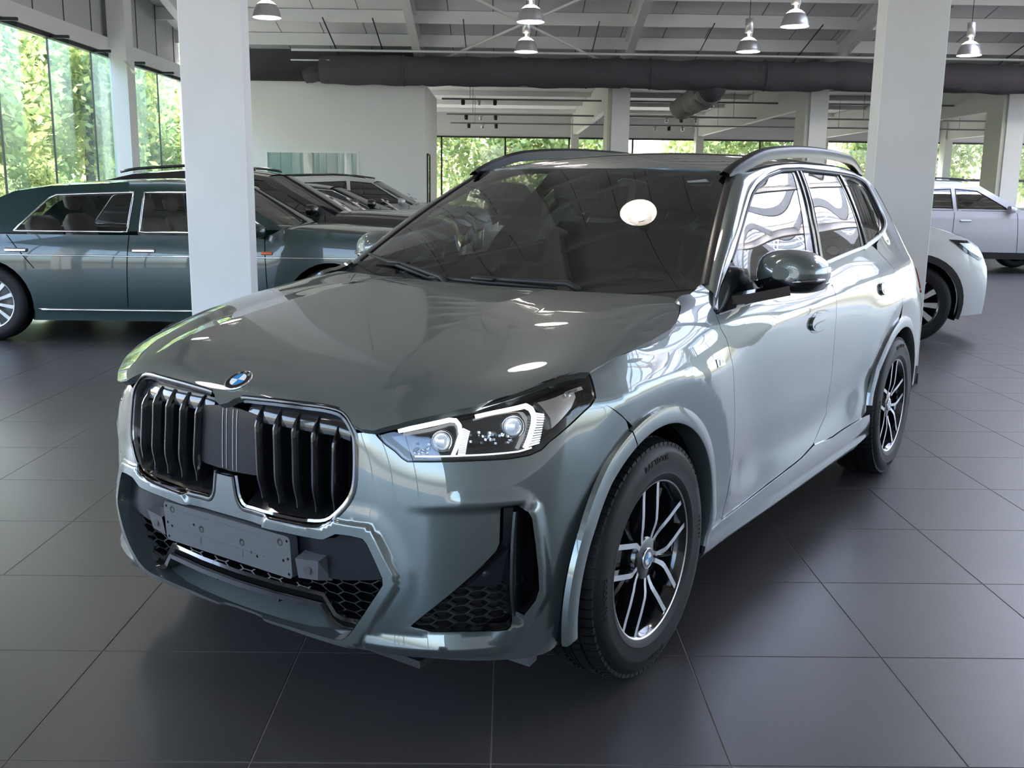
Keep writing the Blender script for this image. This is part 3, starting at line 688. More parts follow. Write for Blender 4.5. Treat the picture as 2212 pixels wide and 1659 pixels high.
# --- kidney grille
gr_loop = [p for p in kid]
gfull = kid+[(0, .640)]+mir(kid[::-1])+[(0, .832)]
grille = panel('kidney_grille', gfull, FZ(.115), DARK, CAR, step=.05, flange=0)
shelf('grille_surround', gfull, .09, BLK, grille, taper=.03)
def kring(side):
    k = chaikin(kid, 1, lim=.012); k = k if side > 0 else mir(k); return k
for sg in (1, -1):
    # black outer seal and bright inner frame along one kidney
    K = resample(chaikin([(p[0]*sg, p[1]) for p in kid[2:]], 1, False, .01), .010, False)
    A = W3(K); N = Wn(K)
    nrm = [tuple(q) for q in N]
    mb = MB(); mb.sweep([tuple(p) for p in A-N*.004], [(-.0055, -.012), (.0055, -.012), (.0055, .004), (0, .0065), (-.0055, .004)], nrm); mb.obj('grille_seal', BLK, grille, auto=50)
    c = np.array([sg*.25, .71]); Ki = c+(K-c)*np.array([.958, .945]); A = W3(Ki); N = Wn(Ki); k0 = next(i for i, q in enumerate(Ki) if q[1] < .60) if sg > 0 else next(i for i, q in enumerate(Ki) if q[1] < .60)
    mb = MB(); mb.sweep([tuple(p) for p in A-N*.010], [(-.005, -.03), (.005, -.03), (.005, .004), (-.002, .007), (-.005, .004)], [tuple(q) for q in N]); mb.obj('grille_frame', DCHROME, grille, auto=50)
    # lower black shelf and bright lower corner blades
    mb = MB(); sh = [(sg*.075, .562), (sg*.20, .570), (sg*.36, .578), (sg*.405, .612)]; sh2 = [(sg*.075, .598), (sg*.20, .606), (sg*.36, .614), (sg*.40, .635)]
    A = W3(resample(sh, .02, False), -.006); B = W3(resample(sh2, .02, False), -.055); m_ = min(len(A), len(B)); mb.grid([[tuple(p) for p in A[:m_]], [tuple(p) for p in B[:m_]]]); mb.obj('lower_shelf', BLK, grille, smooth=True)
    # glossy upper apron the fins grow from
    ap = []
    for t in np.linspace(0, 1, 7):
        row = [(sg*u, .858-.060*t-.012*max(0, abs(u-.24)-.14)/.06) for u in np.linspace(.07, .425, 22)]
        ap.append([tuple(p) for p in W3(row, -.012-.022*(1-t)**2-.012*t)])
    mb = MB(); mb.grid(ap); mb.obj('upper_apron', BLK, grille, smooth=True)
    # fins
    tops = [.118, .187, .253, .320, .386]; bots = [.135, .20, .266, .33, .392]
    for kf in range(5):
        n = 15; pts = []; ups = []; prof_t = []
        mb = MB(); rows = []
        for i in range(n):
            t = i/(n-1); z = .846-.252*t-(.02 if kf == 4 else 0)*(1-t); u = sg*(tops[kf]+(bots[kf]-tops[kf])*t)
            depth = -.022+.020*float(sstep(np.array(t/.22)))-.012*float(sstep(np.array((t-.72)/.28)))
            wd = (.0075+.003*float(sstep(np.array(t/.25))))*(1 if t < .75 else 1-.45*(t-.75)/.25)
            P = W3([(u, z)])[0]; N_ = Wn([(u, z)])[0]; T_ = np.array([-N_[1], N_[0], 0]); T_ /= np.linalg.norm(T_)
            f = P+N_*depth; rows.append([tuple(f-N_*.055-T_*wd), tuple(f-N_*.012-T_*wd), tuple(f-T_*wd*.25), tuple(f+T_*wd*.25), tuple(f-N_*.012+T_*wd), tuple(f-N_*.055+T_*wd)])
        mb.grid(rows); mb.obj('grille_slat', BLK, grille, auto=35)
# dark centre panel (sensor cover) with fine lines, bridging the kidneys
cp = [(0, .825), (.05, .822), (.085, .818), (.118, .812), (.122, .70), (.128, .655), (.10, .648), (.05, .645), (0, .643)]
cpf = cp+mir(cp[::-1][1:-1])
cpan = panel('sensor_cover', cpf, FZ(.020), SATBLK, grille, step=.03, flange=.02)
mb = MB()
for y in (-.028, -.012, .014, .030):
    mb.sweep([tuple(p) for p in (W3([(y, z) for z in np.linspace(.818, .65, 8)])-np.array([.0195, 0, 0]))], [(-.0007, 0), (.0007, 0), (.0007, .0008), (-.0007, .0008)], [(1, 0, 0)]*8)
mb.obj('cover_line', SILV, cpan)
# --- emblem on the hood
def roundel(name, r, parent):
    mb = MB(); mb.lathe([(0, .0), (r, .0), (r, .004), (r*.93, .0055), (r*.90, .0048)], n=40); o = mb.obj(name, CHROME, parent, smooth=True)
    mb = MB(); mb.lathe([(r*.91, .005), (r*.60, .0056)], n=40); mb.obj('black_ring', BLK, o, smooth=True)
    mb = MB(); mb.lathe([(r*.61, .0057), (r*.585, .0057)], n=40); mb.obj('thin_ring', CHROME, o)
    for k in range(4):
        mb = MB(); mb.lathe([(0.0002, .0058), (r*.585, .0058)], n=10, a0=k*math.pi/2, a1=(k+1)*math.pi/2); mb.obj('enamel_quarter', BLUEP if k % 2 else WHITEP, o)
    for ch, a in zip('BMW', (38, 0, -38)):
        t = text_mesh('letter', ch, r*.34, SILV, o, .0003); a = math.radians(a); t.location = (-math.sin(a)*r*.755, math.cos(a)*r*.755, .0062); t.rotation_euler = (0, 0, a)
    return o
em = roundel('emblem', .041, CAR); p = H([.751], [0])[0]; nn = snorm(H, np.array([.751]), np.array([0.]))[0]
zv = Vector(nn).normalized(); yv = Vector((-1, 0, 0)); yv = (yv-zv*yv.dot(zv)).normalized(); xv = yv.cross(zv)
em.matrix_local = Matrix(((xv.x, yv.x, zv.x, p[0]), (xv.y, yv.y, zv.y, p[1]), (xv.z, yv.z, zv.z, p[2]-.001), (0, 0, 0, 1)))

# --- headlights
def HLp(pts): return [(.0, 0)]+pts
def hlp(cx, cy):   # measured spots on the lens, as (u,z) by bilinear lookup of the outline frame
    return None
HLQ = D['hlq']
def make_headlight():
    lens = panel('headlight', hl, W, CLEAR, CAR, step=.03, flange=0, gap=.003, off=-.001)
    tag(lens, 'clear headlight lens over twin white daytime hooks')
    panel('lamp_housing', hl, W, BLK, lens, step=.03, flange=0, gap=.006, off=-.055)
    L = resample(hl, .012); A = W3(L); Nn = Wn(L); n = len(L)
    if area2(L) < 0: pass
    mb = MB(); mb.add(np.vstack([A-Nn*.001, A-Nn*.055]), [(j, (j+1) % n, n+(j+1) % n, n+j) for j in range(n)]); mb.obj('lamp_wall', BLK, lens, smooth=True)
    # black rim around the lens
    hi = np.array(hl); c = hi.mean(0); mb = MB(); q = resample(hl, .012); qi = inset(q if area2(q) > 0 else q[::-1], .007); q2 = q if area2(q) > 0 else q[::-1]
    A = W3(q2, -.0035); B = W3(qi, -.0045); n = len(A); mb.add(np.vstack([A, B]), [(j, (j+1) % n, n+(j+1) % n, n+j) for j in range(n)]); mb.obj('lens_border', BLK, lens, smooth=True)
    def strip(key, w, dep, m, name, h=.010):
        P = resample(np.array(HLQ[key]), .006, False); A = W3(P, dep); N_ = Wn(P)
        mb = MB(); mb.sweep([tuple(p) for p in A], [(-w, -h), (w, -h), (w, h*.4), (-w, h*.4)], [tuple(x) for x in N_]); return mb.obj(name, m, lens, auto=40)
    strip('hook1', .0046, -.016, LED, 'daytime_hook'); strip('hook2', .0046, -.016, LED, 'daytime_hook')
    for key in ('fan1', 'fan2'):     # ribbed light guides beside the hooks
        a, b, c_, d = [np.array(x) for x in HLQ[key]]; k = 13
        for i in range(k):
            t0, t1 = (i+.12)/k, (i+.72)/k; q = [a+(d-a)*t0, b+(c_-b)*t0, b+(c_-b)*t1, a+(d-a)*t1]
            A = W3(q, -.022); B = W3(q, -.032); mb = MB(); mb.add(np.vstack([A, B]), [(0, 1, 2, 3), (0, 4, 5, 1), (1, 5, 6, 2), (2, 6, 7, 3), (3, 7, 4, 0)]); mb.obj('light_guide_rib', LEDS, lens)
    for key, r in (('proj1', .023), ('proj2', .024)):
        P = W3([HLQ[key]], -.040)[0]; mb = MB(); mb.lathe([(r*math.sin(t), r*.55*math.cos(t)) for t in np.linspace(0, math.pi/2, 8)], n=20); o = mb.obj('projector_lens', LENSM, lens, smooth=True)
        mb = MB(); mb.lathe([(r, .004), (r*1.22, .004), (r*1.28, -.012), (r, -.014)], n=20); mb.obj('projector_ring', DCHROME, o, smooth=True)
        o.location = P; n_ = Vector(Wn([HLQ[key]])[0]); n_ = (n_*.4+Vector((1, .1, 0))*.6); o.rotation_euler = n_.to_track_quat('Z', 'Y').to_euler()
    # faceted reflector dots
    mb = MB(); rng = random.Random(3)
    for key, cnt in (('spark1', 14), ('spark2', 26)):
        a, b, c_, d = [np.array(x) for x in HLQ[key]]
        for i in range(cnt):
            s, t = rng.random(), rng.random(); q = (a*(1-s)+b*s)*(1-t)+(d*(1-s)+c_*s)*t; P = W3([q], -.045)[0]; mb.box(P, (.006, .006, .006), rot=Matrix.Rotation(rng.random()*3, 3, 'Z'))
    mb.obj('reflector_facets', CHROME, lens)
    strip('low', .0020, -.030, LEDS, 'lower_light_bar', .003)
    P = [HLQ['plate'][i] for i in range(len(HLQ['plate']))]
    panel('brushed_trim', P, W, BRUSH, lens, step=.03, flange=.01, off=-.020, gap=0)
    strip('blade', .0045, -.026, DCHROME, 'trim_blade', .012)
    strip('tab', .0048, -.010, CHROME, 'name_tab', .004)
    return lens
HL_L = make_headlight(); mirror_obj(HL_L, CAR)
_tp = np.array(HLQ['tab']); tc = _tp.mean(0); P = W3([tc], -.0065)[0]; n_ = Vector(Wn([tc])[0]); t3 = Vector(W3([_tp[1]])[0]-W3([_tp[0]])[0]).normalized(); b3 = n_.cross(t3).normalized(); n3 = t3.cross(b3)
tx = text_mesh('tab_lettering', 'BMW LED', .0078, BLKM, HL_L, .0002); tx.matrix_local = Matrix(((t3.x, b3.x, n3.x, P[0]), (t3.y, b3.y, n3.y, P[1]), (t3.z, b3.z, n3.z, P[2]), (0, 0, 0, 1)))
# --- air-curtain vents in the bumper corners
def make_vent():
    def Sv(u, z):
        P = Wb(u, z).copy(); a = np.clip((np.asarray(u)-.60)/.33, 0, 1); P[:, 0] -= .02+.035*a; P[:, 1] -= .012+.03*a; return P
    v = panel('air_curtain_vent', fog, Sv, BLK, CAR, step=.03, flange=0, gap=-.001)
    fg = np.array(UZ('foggrille')); V, Fc = honeycomb(fg, lambda u, z: Sv(u, z)+np.array([.014, .006, 0]), .045, .024, .10, .012)
    mesh('vent_honeycomb', V, Fc, BLKM, v, smooth=False)
    panel('vent_fin', UZ('fogfin'), lambda u, z: Sv(u, z)+np.array([.022, .012, 0]), SATBLK, v, step=.03, flange=.02, gap=0)
    q = [.800, .458]; P = (Sv(np.array([q[0]]), np.array([q[1]]))+np.array([.023, .013, 0]))[0]
    mb = MB(); mb.lathe([(0, .001), (.0105, .001), (.0115, 0)], n=18); o = mb.obj('parking_sensor', SATBLK, v, smooth=True); o.location = P; o.rotation_euler = Vector((.75, .65, 0)).to_track_quat('Z', 'Y').to_euler()
    mb = MB()
    rows = []
    for z in np.linspace(.33, .615, 10):
        P0 = Sv(np.array([.852+.01*(z-.3)]), np.array([z]))[0]; rows.append([tuple(P0+np.array([-.01, 0, 0])), tuple(P0+np.array([.022, .022, 0])), tuple(P0+np.array([.010, .030, 0])), tuple(P0+np.array([-.02, .03, 0]))])
    mb.grid(rows); mb.obj('vent_blade', BLK, v, smooth=True)
    return v
vl = make_vent()
def mirror_full(o):
    return mirror_obj(o, CAR)
# mirrored vent: child offsets are object transforms, so mirror them by hand
def mirror_tr(o, parent):
    me = o.data.copy(); c = bpy.data.objects.new(o.name, me); COLL.objects.link(c); c.parent = parent
    for ch in list(o.children): mirror_tr(ch, c)
    return c
vr = mirror_obj(vl, CAR)
for ch in vr.children:
    src = [q for q in vl.children if q.name.split('.')[0] == ch.name.split('.')[0]][0]
    if src.location.length > 1e-6:
        ch.location = (src.location.x, -src.location.y, src.location.z); ch.rotation_euler = Vector((.75, -.65, 0)).to_track_quat('Z', 'Y').to_euler()
HL_R = [c for c in CAR.children if c.name.startswith('headlight') and c is not HL_L][0]
for ch in HL_R.children:
    if ch.name.startswith('projector_lens'):
        src = min((q for q in HL_L.children if q.name.startswith('projector_lens')), key=lambda q: abs(q.location.y-.0)+0*1) if False else None
ps = [q for q in HL_L.children if q.name.startswith('projector_lens')]; pr = [q for q in HL_R.children if q.name.startswith('projector_lens')]
for a, b in zip(ps, pr):
    b.location = (a.location.x, -a.location.y, a.location.z); b.rotation_euler = Vector((1, 0, 0)).to_track_quat('Z', 'Y').to_euler()
# --- front fenders
hoodln, cowl, doorF, Bs, sill, sill2, rdr, dlo = UZ('hoodline'), UZ('cowl'), UZ('doorF'), UZ('Bseam'), UZ('sill'), UZ('sill2'), UZ('rdoorR'), UZ('dlo')
fend = [hl[10], hl[9], hl[8]]+hoodln[1:]+[(1.83, 1.088)]+cowl[:3]+[(1.985, 1.092), cowl[3]]+[(1.955, 1.05)]+doorF+[(u_of(-.50), .302)]+[(u_of(x), z) for x, z in arc(FA, K_OUT-.006, -96, 19, 34)]+bs[::-1][1:]
fl = panel('front_fender', fend, W, PAINT, CAR, step=.02, flange=.014); fr_ = mirror_obj(fl, CAR)
# --- doors
belt_f = [dlo[-2], dlo[-1]]
belt = [p for p in dlo[-5:]]     # (-2.65),( -2.28),(-1.67),(-.88),(-.48) along the lower window line
fdoor = doorF+sill[1:]+Bs[::-1][1:-1]+[(Bs[0][0], Bs[0][1])]+[dlo[-2], dlo[-1]]
dl = panel('front_door', fdoor, W, PAINT, CAR, step=.02)
rarch = [(u_of(x), z) for x, z in arc(RA, K_OUT-.008, 84, 12, 22)]
rdoor = Bs+[(sill[-1][0]+.02, .375)]+sill2[:1]+[(u_of(-2.235), .385)]+rarch+rdr[::-1]+[(u_of(-2.42), 1.168), dlo[-4], (dlo[-3][0]+.012, dlo[-3][1])]
rl = panel('rear_door', rdoor, W, PAINT, CAR, step=.02)
def handle(key, parent):
    q = chaikin(UZ(key), 2); c = np.array(q).mean(0); Pd = np.array(q)
    # recessed cup and flush bar
    o = panel('door_handle', c+(Pd-c)*np.array([.95, .80]), W, PAINT, parent, step=.012, flange=.02, off=.012, gap=0)
    panel('handle_recess', Pd, W, BLK, o, step=.02, flange=0, off=.0012, gap=0)
    panel('handle_lower_grip', c+np.array([0, -.012])+(Pd-c)*np.array([.78, .30]), W, PAINT, o, step=.02, flange=.0, off=.0135, gap=0)
    return o
handle('handF', dl); handle('handR', rl)
# black mirror foot triangle on the door
tri = [(dlo[-1][0]+.01, 1.026), (u_of(-.64), 1.047), (u_of(-.76), 1.065), (u_of(-.735), 1.10), (u_of(-.70), 1.16), (u_of(-.60), 1.095)]
panel('mirror_base_panel', tri, W, BLK, dl, step=.03, flange=.006, off=.004, gap=0)
# glass, frames and bright trim of the side windows
GF = UZ('winF'); GR = UZ('winR'); GQ = UZ('winQ')
beltz = lambda x: np.interp(-x, [.48, .88, 1.67, 2.28, 2.65, 2.94], [1.02, 1.042, 1.112, 1.152, 1.195, 1.228])
frontg = [(u_of(-.70), 1.062), (u_of(-.79), 1.155)]+GF[1:]+[(u_of(-1.515), 1.105)]
def win(name, poly, m, parent, off=-.004):
    return panel(name, chaikin(poly, 1, lim=.012), W, m, parent, step=.04, flange=0, off=off, gap=0)
win('side_window', frontg, GLS, dl); 
rg = GR[:7]+[(u_of(-2.24), 1.155), (u_of(-1.70), 1.118)]+GR[8:]
win('side_window', rg, GLSD, rl)
dloc = chaikin(dlo, 1, lim=.02)
frame = panel('window_frame', dloc, W, BLK, CAR, holes=[chaikin(frontg, 1, lim=.012), chaikin(rg, 1, lim=.012), chaikin(GQ, 1, lim=.012)], step=.03, flange=.0, off=-.002, gap=.0)
win('quarter_window', GQ, GLSD, frame)
def trim_strip(pts, w, name, m, parent, off=.003, h=.004, closed=False):
    q = resample(pts, .02, closed); A = W3(q, off); N_ = Wn(q); mb = MB(); mb.sweep([tuple(p) for p in A], [(-w, -h), (w, -h), (w*.7, h), (-w*.7, h)], [tuple(x) for x in N_], closed); return mb.obj(name, m, parent, auto=50)
top_line = chaikin(dlo[:21], 1, False, .02)
trim_strip(top_line, .009, 'bright_window_trim', SILV, frame)
trim_strip([(u, z+.004) for u, z in dlo[-5:-2]]+[(u_of(-1.2), beltz(-1.2)+.004), (u_of(-.86), beltz(-.86)+.004)], .009, 'waist_trim', SILV, frame)
trim_strip([(u_of(-.86), beltz(-.86)+.002), (u_of(-.49), beltz(-.49)+.006)], .010, 'waist_trim_front', BLK, frame)
ti = np.array(dlo[1:20]); cc = np.array([u_of(-1.8), 1.30]); tin = cc+(ti-cc)*np.array([.965, .93])
trim_strip(chaikin([tuple(q) for q in tin], 1, False, .02), .006, 'inner_window_seal', BLKM, frame, off=.002)
for a, b in (((u_of(-1.845), 1.503), (u_of(-1.60), 1.115)), ((u_of(-1.90), 1.503), (u_of(-1.655), 1.118))):
    trim_strip([a, ((a[0]+b[0])/2, (a[1]+b[1])/2), b], .020, 'pillar_cover', BLK, frame, off=.001, h=.003)
trim_strip([(u_of(-2.455), 1.49), (u_of(-2.40), 1.34), (u_of(-2.345), 1.17)], .016, 'pillar_cover', BLK, frame, off=.001, h=.003)
for o in (dl, rl, frame): mirror_obj(o, CAR)
# --- rear quarter, tail
quart = rdr+[(u_of(-2.655), .80)]+[(u_of(x), z) for x, z in arc(RA, K_OUT-.008, 4, -82, 24)]+[(u_of(-3.20), .30), (4.80, .30), (4.90, .86), (4.83, 1.02), (4.80, 1.10), (4.70, 1.30), (4.66, 1.45)]+[(4.55, 1.49)]+dlo[13:20][::1]+[(u_of(-2.52), 1.168)]
def clean(P):
    out = [P[0]]
    for p in P[1:]:
        if abs(p[0]-out[-1][0])+abs(p[1]-out[-1][1]) > 1e-3: out.append(p)
    return out
ql = panel('rear_quarter', clean(quart), W, PAINT, CAR, step=.025)
mb = MB(); q = W3([(u_of(-2.93), .985)])[0]
mirror_obj(ql, CAR)
tl = [(4.62, .885), (4.72, .875), (4.98, .86), (5.10, .88), (5.06, 1.0), (4.90, 1.03), (4.74, 1.02)]
for sg in (1, -1):
    panel('tail_light', chaikin(tl, 1, lim=.03), W, REDL, CAR, step=.03, flange=.02, off=.006, sgn=sg)
panel('tailgate', [(4.88, .48), (5.74, .48), (5.74, 1.06), (4.84, 1.06)], W, PAINT, CAR, step=.05, both=True)
panel('rear_window', [(4.80, 1.09), (5.74, 1.09), (5.74, 1.44), (4.76, 1.44)], W, GLSD, CAR, step=.05, both=True, flange=0)
panel('rear_bumper', [(4.60, .20), (5.74, .20), (5.74, .47), (4.72, .47)], W, PAINT, CAR, step=.05, both=True, off=.01)
# --- sills
sil_u = [(u_of(-.445), .300)]+sill+[(sill2[0][0], sill2[0][1]), sill2[1], (u_of(-2.29), .372), (u_of(-2.36), .26), (u_of(-2.20), .245), (u_of(-.60), .232), (u_of(-.45), .19), (u_of(-.44), .20)]
def Wsill(u, z):
    P = W(u, z); t = np.clip((np.asarray(z)-.23)/.05, 0, 1); P[:, 1] = P[:, 1]*0+ (P[:, 1]+(1-t)*.028+.006); return P
sl = panel('side_sill', sil_u, Wsill, PAINT, CAR, step=.02, flange=.02)
lw = [(u_of(-.56), .236), (u_of(-2.24), .25), (u_of(-2.22), .205), (u_of(-.60), .185)]
panel('sill_underlip', lw, lambda u, z: Wsill(u, z)-np.array([0, .012, 0]), PLAST, sl, step=.04, flange=.02)
mirror_obj(sl, CAR)
# --- wheel arch claddings
def cladding(c, a0, a1, name, wide=.0, lip=.05):
    mb = MB(); n = 56; rows = []
    for i in range(n+1):
        a = math.radians(a0+(a1-a0)*i/n); dx, dz = math.sin(a), math.cos(a); row = []
        ro = K_OUT+.002; ri = K_IN-(.004 if c is FA else .008)
        for r, o in ((ro+.004, -.004), (ro, .0105), (ro-.012, .0135), (ri+.010, .017), (ri+.003, .015), (ri, .008), (ri-.001, -lip)):
            x, z = c[0]+dx*r, c[1]+dz*r; zc = max(z, .2); P = W3([(u_of(x), zc)])[0]; y = max(P[1], .868+.02*min(1, max(0, (z-.25)/.3)))
            row.append((x, y+o, z))
        rows.append(row)
    mb.grid(rows[::-1] if a1 < a0 else rows); o = mb.obj(name, PAINT, CAR, auto=38); return o
cb = cladding(FA, 103, 22.6, 'bumper_arch_lip'); cb.parent = bumper; cbm = mirror_obj(cb, bumper)
cf = cladding(FA, 22, -101, 'wheel_arch_trim'); cr_ = cladding(RA, 80, -84, 'wheel_arch_trim')
mirror_obj(cf, CAR); mirror_obj(cr_, CAR)
# inner wheel wells
for c in (FA, RA):
    for sg in (1, -1):
        mb = MB(); mb.lathe([(.435, .50), (.435, .866)], (c[0], 0, c[1]), 'y', 30, math.radians(-15), math.radians(195)); mb.lathe([(.05, .50), (.435, .50)], (c[0], 0, c[1]), 'y', 30, math.radians(-15), math.radians(195))
        if sg < 0: mb.V = [(x, -y, z) for x, y, z in mb.V]
        mb.obj('wheel_well', DARK, CAR)
# small deflectors ahead of the front wheels
for sg in (1, -1):
    mb = MB(); mb.prism([(.40, .215), (.47, .205), (.445, .15), (.41, .155)], 'y', sg*.60, sg*.76); mb.obj('air_deflector', PLAST, CAR)
# --- M emblem on the fender
q = UZ('mbadge')[0]; P = W3([q], .002)[0]; n_ = Vector(Wn([q])[0]); b_ = Vector((0, 0, 1)); b_ = (b_-n_*b_.dot(n_)).normalized(); t_ = b_.cross(n_)
mb = MB(); mb.box((0, 0, 0), (.062, .026, .003), bev=.001); bd = mb.obj('fender_badge', CHROME, CAR); bd.matrix_local = Matrix(((t_.x, b_.x, n_.x, P[0]), (t_.y, b_.y, n_.y, P[1]), (t_.z, b_.z, n_.z, P[2]), (0, 0, 0, 1)))
for k, m_ in enumerate((BLUEP, mat('badge_navy', (.03, .03, .12), .3), REDL)):
    mb = MB(); mb.prism([(-.027+.008*k, -.010), (-.020+.008*k, -.010), (-.014+.008*k, .010), (-.021+.008*k, .010)], 'z', .0012, .0019); mb.obj('badge_stripe', m_, bd)
tm = text_mesh('badge_letter', 'M', .024, SILV, bd, .0006); tm.location = (.014, 0, .0018)

# --- windscreen, pillars, roof
ws_poly = [(-1, 0), (-.5, 0), (0, 0), (.5, 0), (1, 0), (1, 1), (.5, 1), (0, 1), (-.5, 1), (-1, 1)]
def WSm(a, b): return WS(np.asarray(a)/.7, np.asarray(b)/.75)
def wsp(P): return [(s*.7, t*.75) for s, t in P]
wsin = [(-.90, .085), (-.5, .05), (0, .045), (.5, .05), (.90, .085), (.935, .16), (.955, .5), (.95, .82), (.92, .91), (.84, .94), (.18, .945), (.16, .86), (.08, .80), (-.08, .80), (-.16, .86), (-.18, .945), (-.84, .94), (-.92, .91), (-.95, .82), (-.955, .5), (-.935, .16)]
wsg = panel('windscreen', wsp(ws_poly), WSm, WSG, CAR, step=.04, flange=0, gap=.002)
panel('windscreen_border', wsp(ws_poly), WSm, BLKM, wsg, holes=[wsp(wsin)], step=.04, flange=0, gap=.003, off=-.004)
# A-pillar and cantrail: skin between the windscreen/roof edge and the window line
top = np.array(dlo[0:14]); P_low = W3(top, .001)
tl_ = np.concatenate([[0], np.cumsum(np.linalg.norm(np.diff(P_low, axis=0), axis=1))]); spl = Sp(tl_, P_low)
rr = np.linspace(0, tl_[-1], 56); low = spl(rr)
edge = []
for p in low:
    x = p[0]
    if x > -1.13:   # along the windscreen side
        t = np.interp(-x, [.50, 1.13], [.0, .985]); e = WS([1.0], [t])[0]
    else:
        yy = np.interp(-x, [1.13, 1.3, 1.7, 2.2, 2.7, 3.05], [.592, .590, .583, .575, .560, .535]); e = R([x], [yy])[0]
    edge.append(e)
edge = np.array(edge)
def ap_skin(sgn):
    rows = []; nn = []
    for p, e in zip(low, edge):
        row = []
        d = p-e; out = np.array([.0, 1, .45]); out -= d*(out@d)/(d@d); out /= np.linalg.norm(out)
        for t in np.linspace(0, 1, 9):
            row.append(tuple(e+d*t+out*(.020*4*t*(1-t))*min(1, np.linalg.norm(d)/.10)))
        rows.append(row)
    mb = MB(); mb.grid(rows); o = mb.obj('roof_pillar', PAINT, CAR, smooth=True); return o
apl = ap_skin(1); mirror_obj(apl, CAR)
# dark trim along the windscreen side
for sg in (1, -1):
    q = [WS([sg*1.0], [t])[0] for t in np.linspace(.02, .985, 24)]; n = [snorm(WS, np.array([sg*.98]), np.array([t]))[0] for t in np.linspace(.02, .98, 24)]
    mb = MB(); mb.sweep([tuple(p) for p in q], [(-.016, -.004), (.012, -.004), (.012, .005), (0, .008), (-.016, .003)], [tuple(x) for x in n]); mb.obj('windscreen_side_trim', ATRIM, wsg, auto=50)
yb = .578
rp = [(-.985, 0), (-1.0, .18), (-1.045, .36), (-1.12, .52), (-1.165, .585), (-1.3, .588), (-1.7, .582), (-2.2, .574), (-2.7, .559), (-3.05, .535), (-3.20, .45), (-3.24, .2), (-3.25, 0)]
roof = panel('roof', rp+[(x, -y) for x, y in rp[1:-1]][::-1], R, PAINT, CAR, step=.035, flange=.012, gap=.001, flip=1)
mb = MB(); ys = np.linspace(-.46, .46, 13)
mb.grid([[(-3.14, y, R([-3.14], [y])[0][2]+.006) for y in ys], [(-3.28, y, R([-3.20], [y])[0][2]-.004) for y in ys], [(-3.36, y*.98, R([-3.24], [y])[0][2]-.030) for y in ys], [(-3.30, y*.97, R([-3.24], [y])[0][2]-.05) for y in ys]]); mb.obj('roof_spoiler', PAINT, roof, smooth=True)
# roof rails
def rail(sg):
    xs = np.linspace(-1.10, -3.02, 40); pts = []; ups = []; hs = []
    for x in xs:
        y = np.interp(-x, [1.10, 1.3, 1.7, 2.2, 2.7, 3.05], [.592, .598, .594, .586, .57, .545]); z = R([x], [min(y, .6)])[0][2]
        t = min((xs[0]-x)/.42, (x-xs[-1])/.36, 1.0); hgt = .062*math.sin(max(t, 0)*math.pi/2)**.8
        pts.append((x, sg*y, z)); hs.append(hgt)
    mb = MB(); rows = []
    for p, h in zip(pts, hs):
        b = -.012; rows.append([(p[0], p[1]-sg*.020, p[2]+max(0, h-.030)*.92+b*.2), (p[0], p[1]-sg*.021, p[2]+h*.92+.006), (p[0], p[1]-sg*.006, p[2]+h+.012), (p[0], p[1]+sg*.012, p[2]+h+.006), (p[0], p[1]+sg*.020, p[2]+h*.90), (p[0], p[1]+sg*.020, p[2]+max(0, h-.030)*.90-.008)])
    if sg < 0: rows = rows[::-1]
    mb.grid(rows); k = len(rows[0]); n = len(mb.V)
    mb.F += [tuple(i*k+q for q in ((k-1), 0))+tuple(((i+1)*k+q) for q in (0, k-1)) for i in range(len(rows)-1)]; mb.M += [0]*(len(rows)-1)
    return mb.obj('roof_rail', SATBLK, CAR, auto=50)
rail(1); rail(-1)
# cowl and wipers
mb = MB(); s = np.linspace(-1, 1, 25); A = WS(s*.985, np.full(25, .0)); 
mb.grid([[tuple(p+np.array([.13, 0, -.045])) for p in A], [tuple(p+np.array([.02, 0, -.012])) for p in A], [tuple(p+np.array([-.02, 0, .004])) for p in A]]); mb.obj('cowl_panel', BLKM, CAR, smooth=True)
def wiper(piv, tip, mid, sg):
    pv = np.array(piv); tp = np.array(tip); d = tp-pv; pts = [tuple(pv), tuple(pv+d*.12+np.array([0, 0, .020])), tuple(pv+d*.55+np.array([.0, 0, .016])), tuple(tp+np.array([0, 0, .012]))]
    mb = MB(); mb.tube(pts, [.012, .011, .008, .006], 8); o = mb.obj('wiper_arm', BLKM, CAR, smooth=True)
    e = d/np.linalg.norm(d); mb = MB(); mb.tube([tuple(tp-e*.30+np.array([0, 0, .0])), tuple(tp), tuple(tp+e*.24)], [.007, .009, .006], 6); mb.box(tuple(tp-e*.0+np.array([0, 0, .012])), (.03, .10, .016), bev=.005); mb.obj('wiper_blade', BLKM, o, smooth=True); return o
def wsp3(s, t, up=.012): return WS([s], [t])[0]+np.array([.4, 0, .9])*up
wiper(wsp3(.52, .0, .02), wsp3(.02, .050, .012), None, 1)
wiper(wsp3(-.16, .0, .02), wsp3(-.60, .075, .012), None, 1)
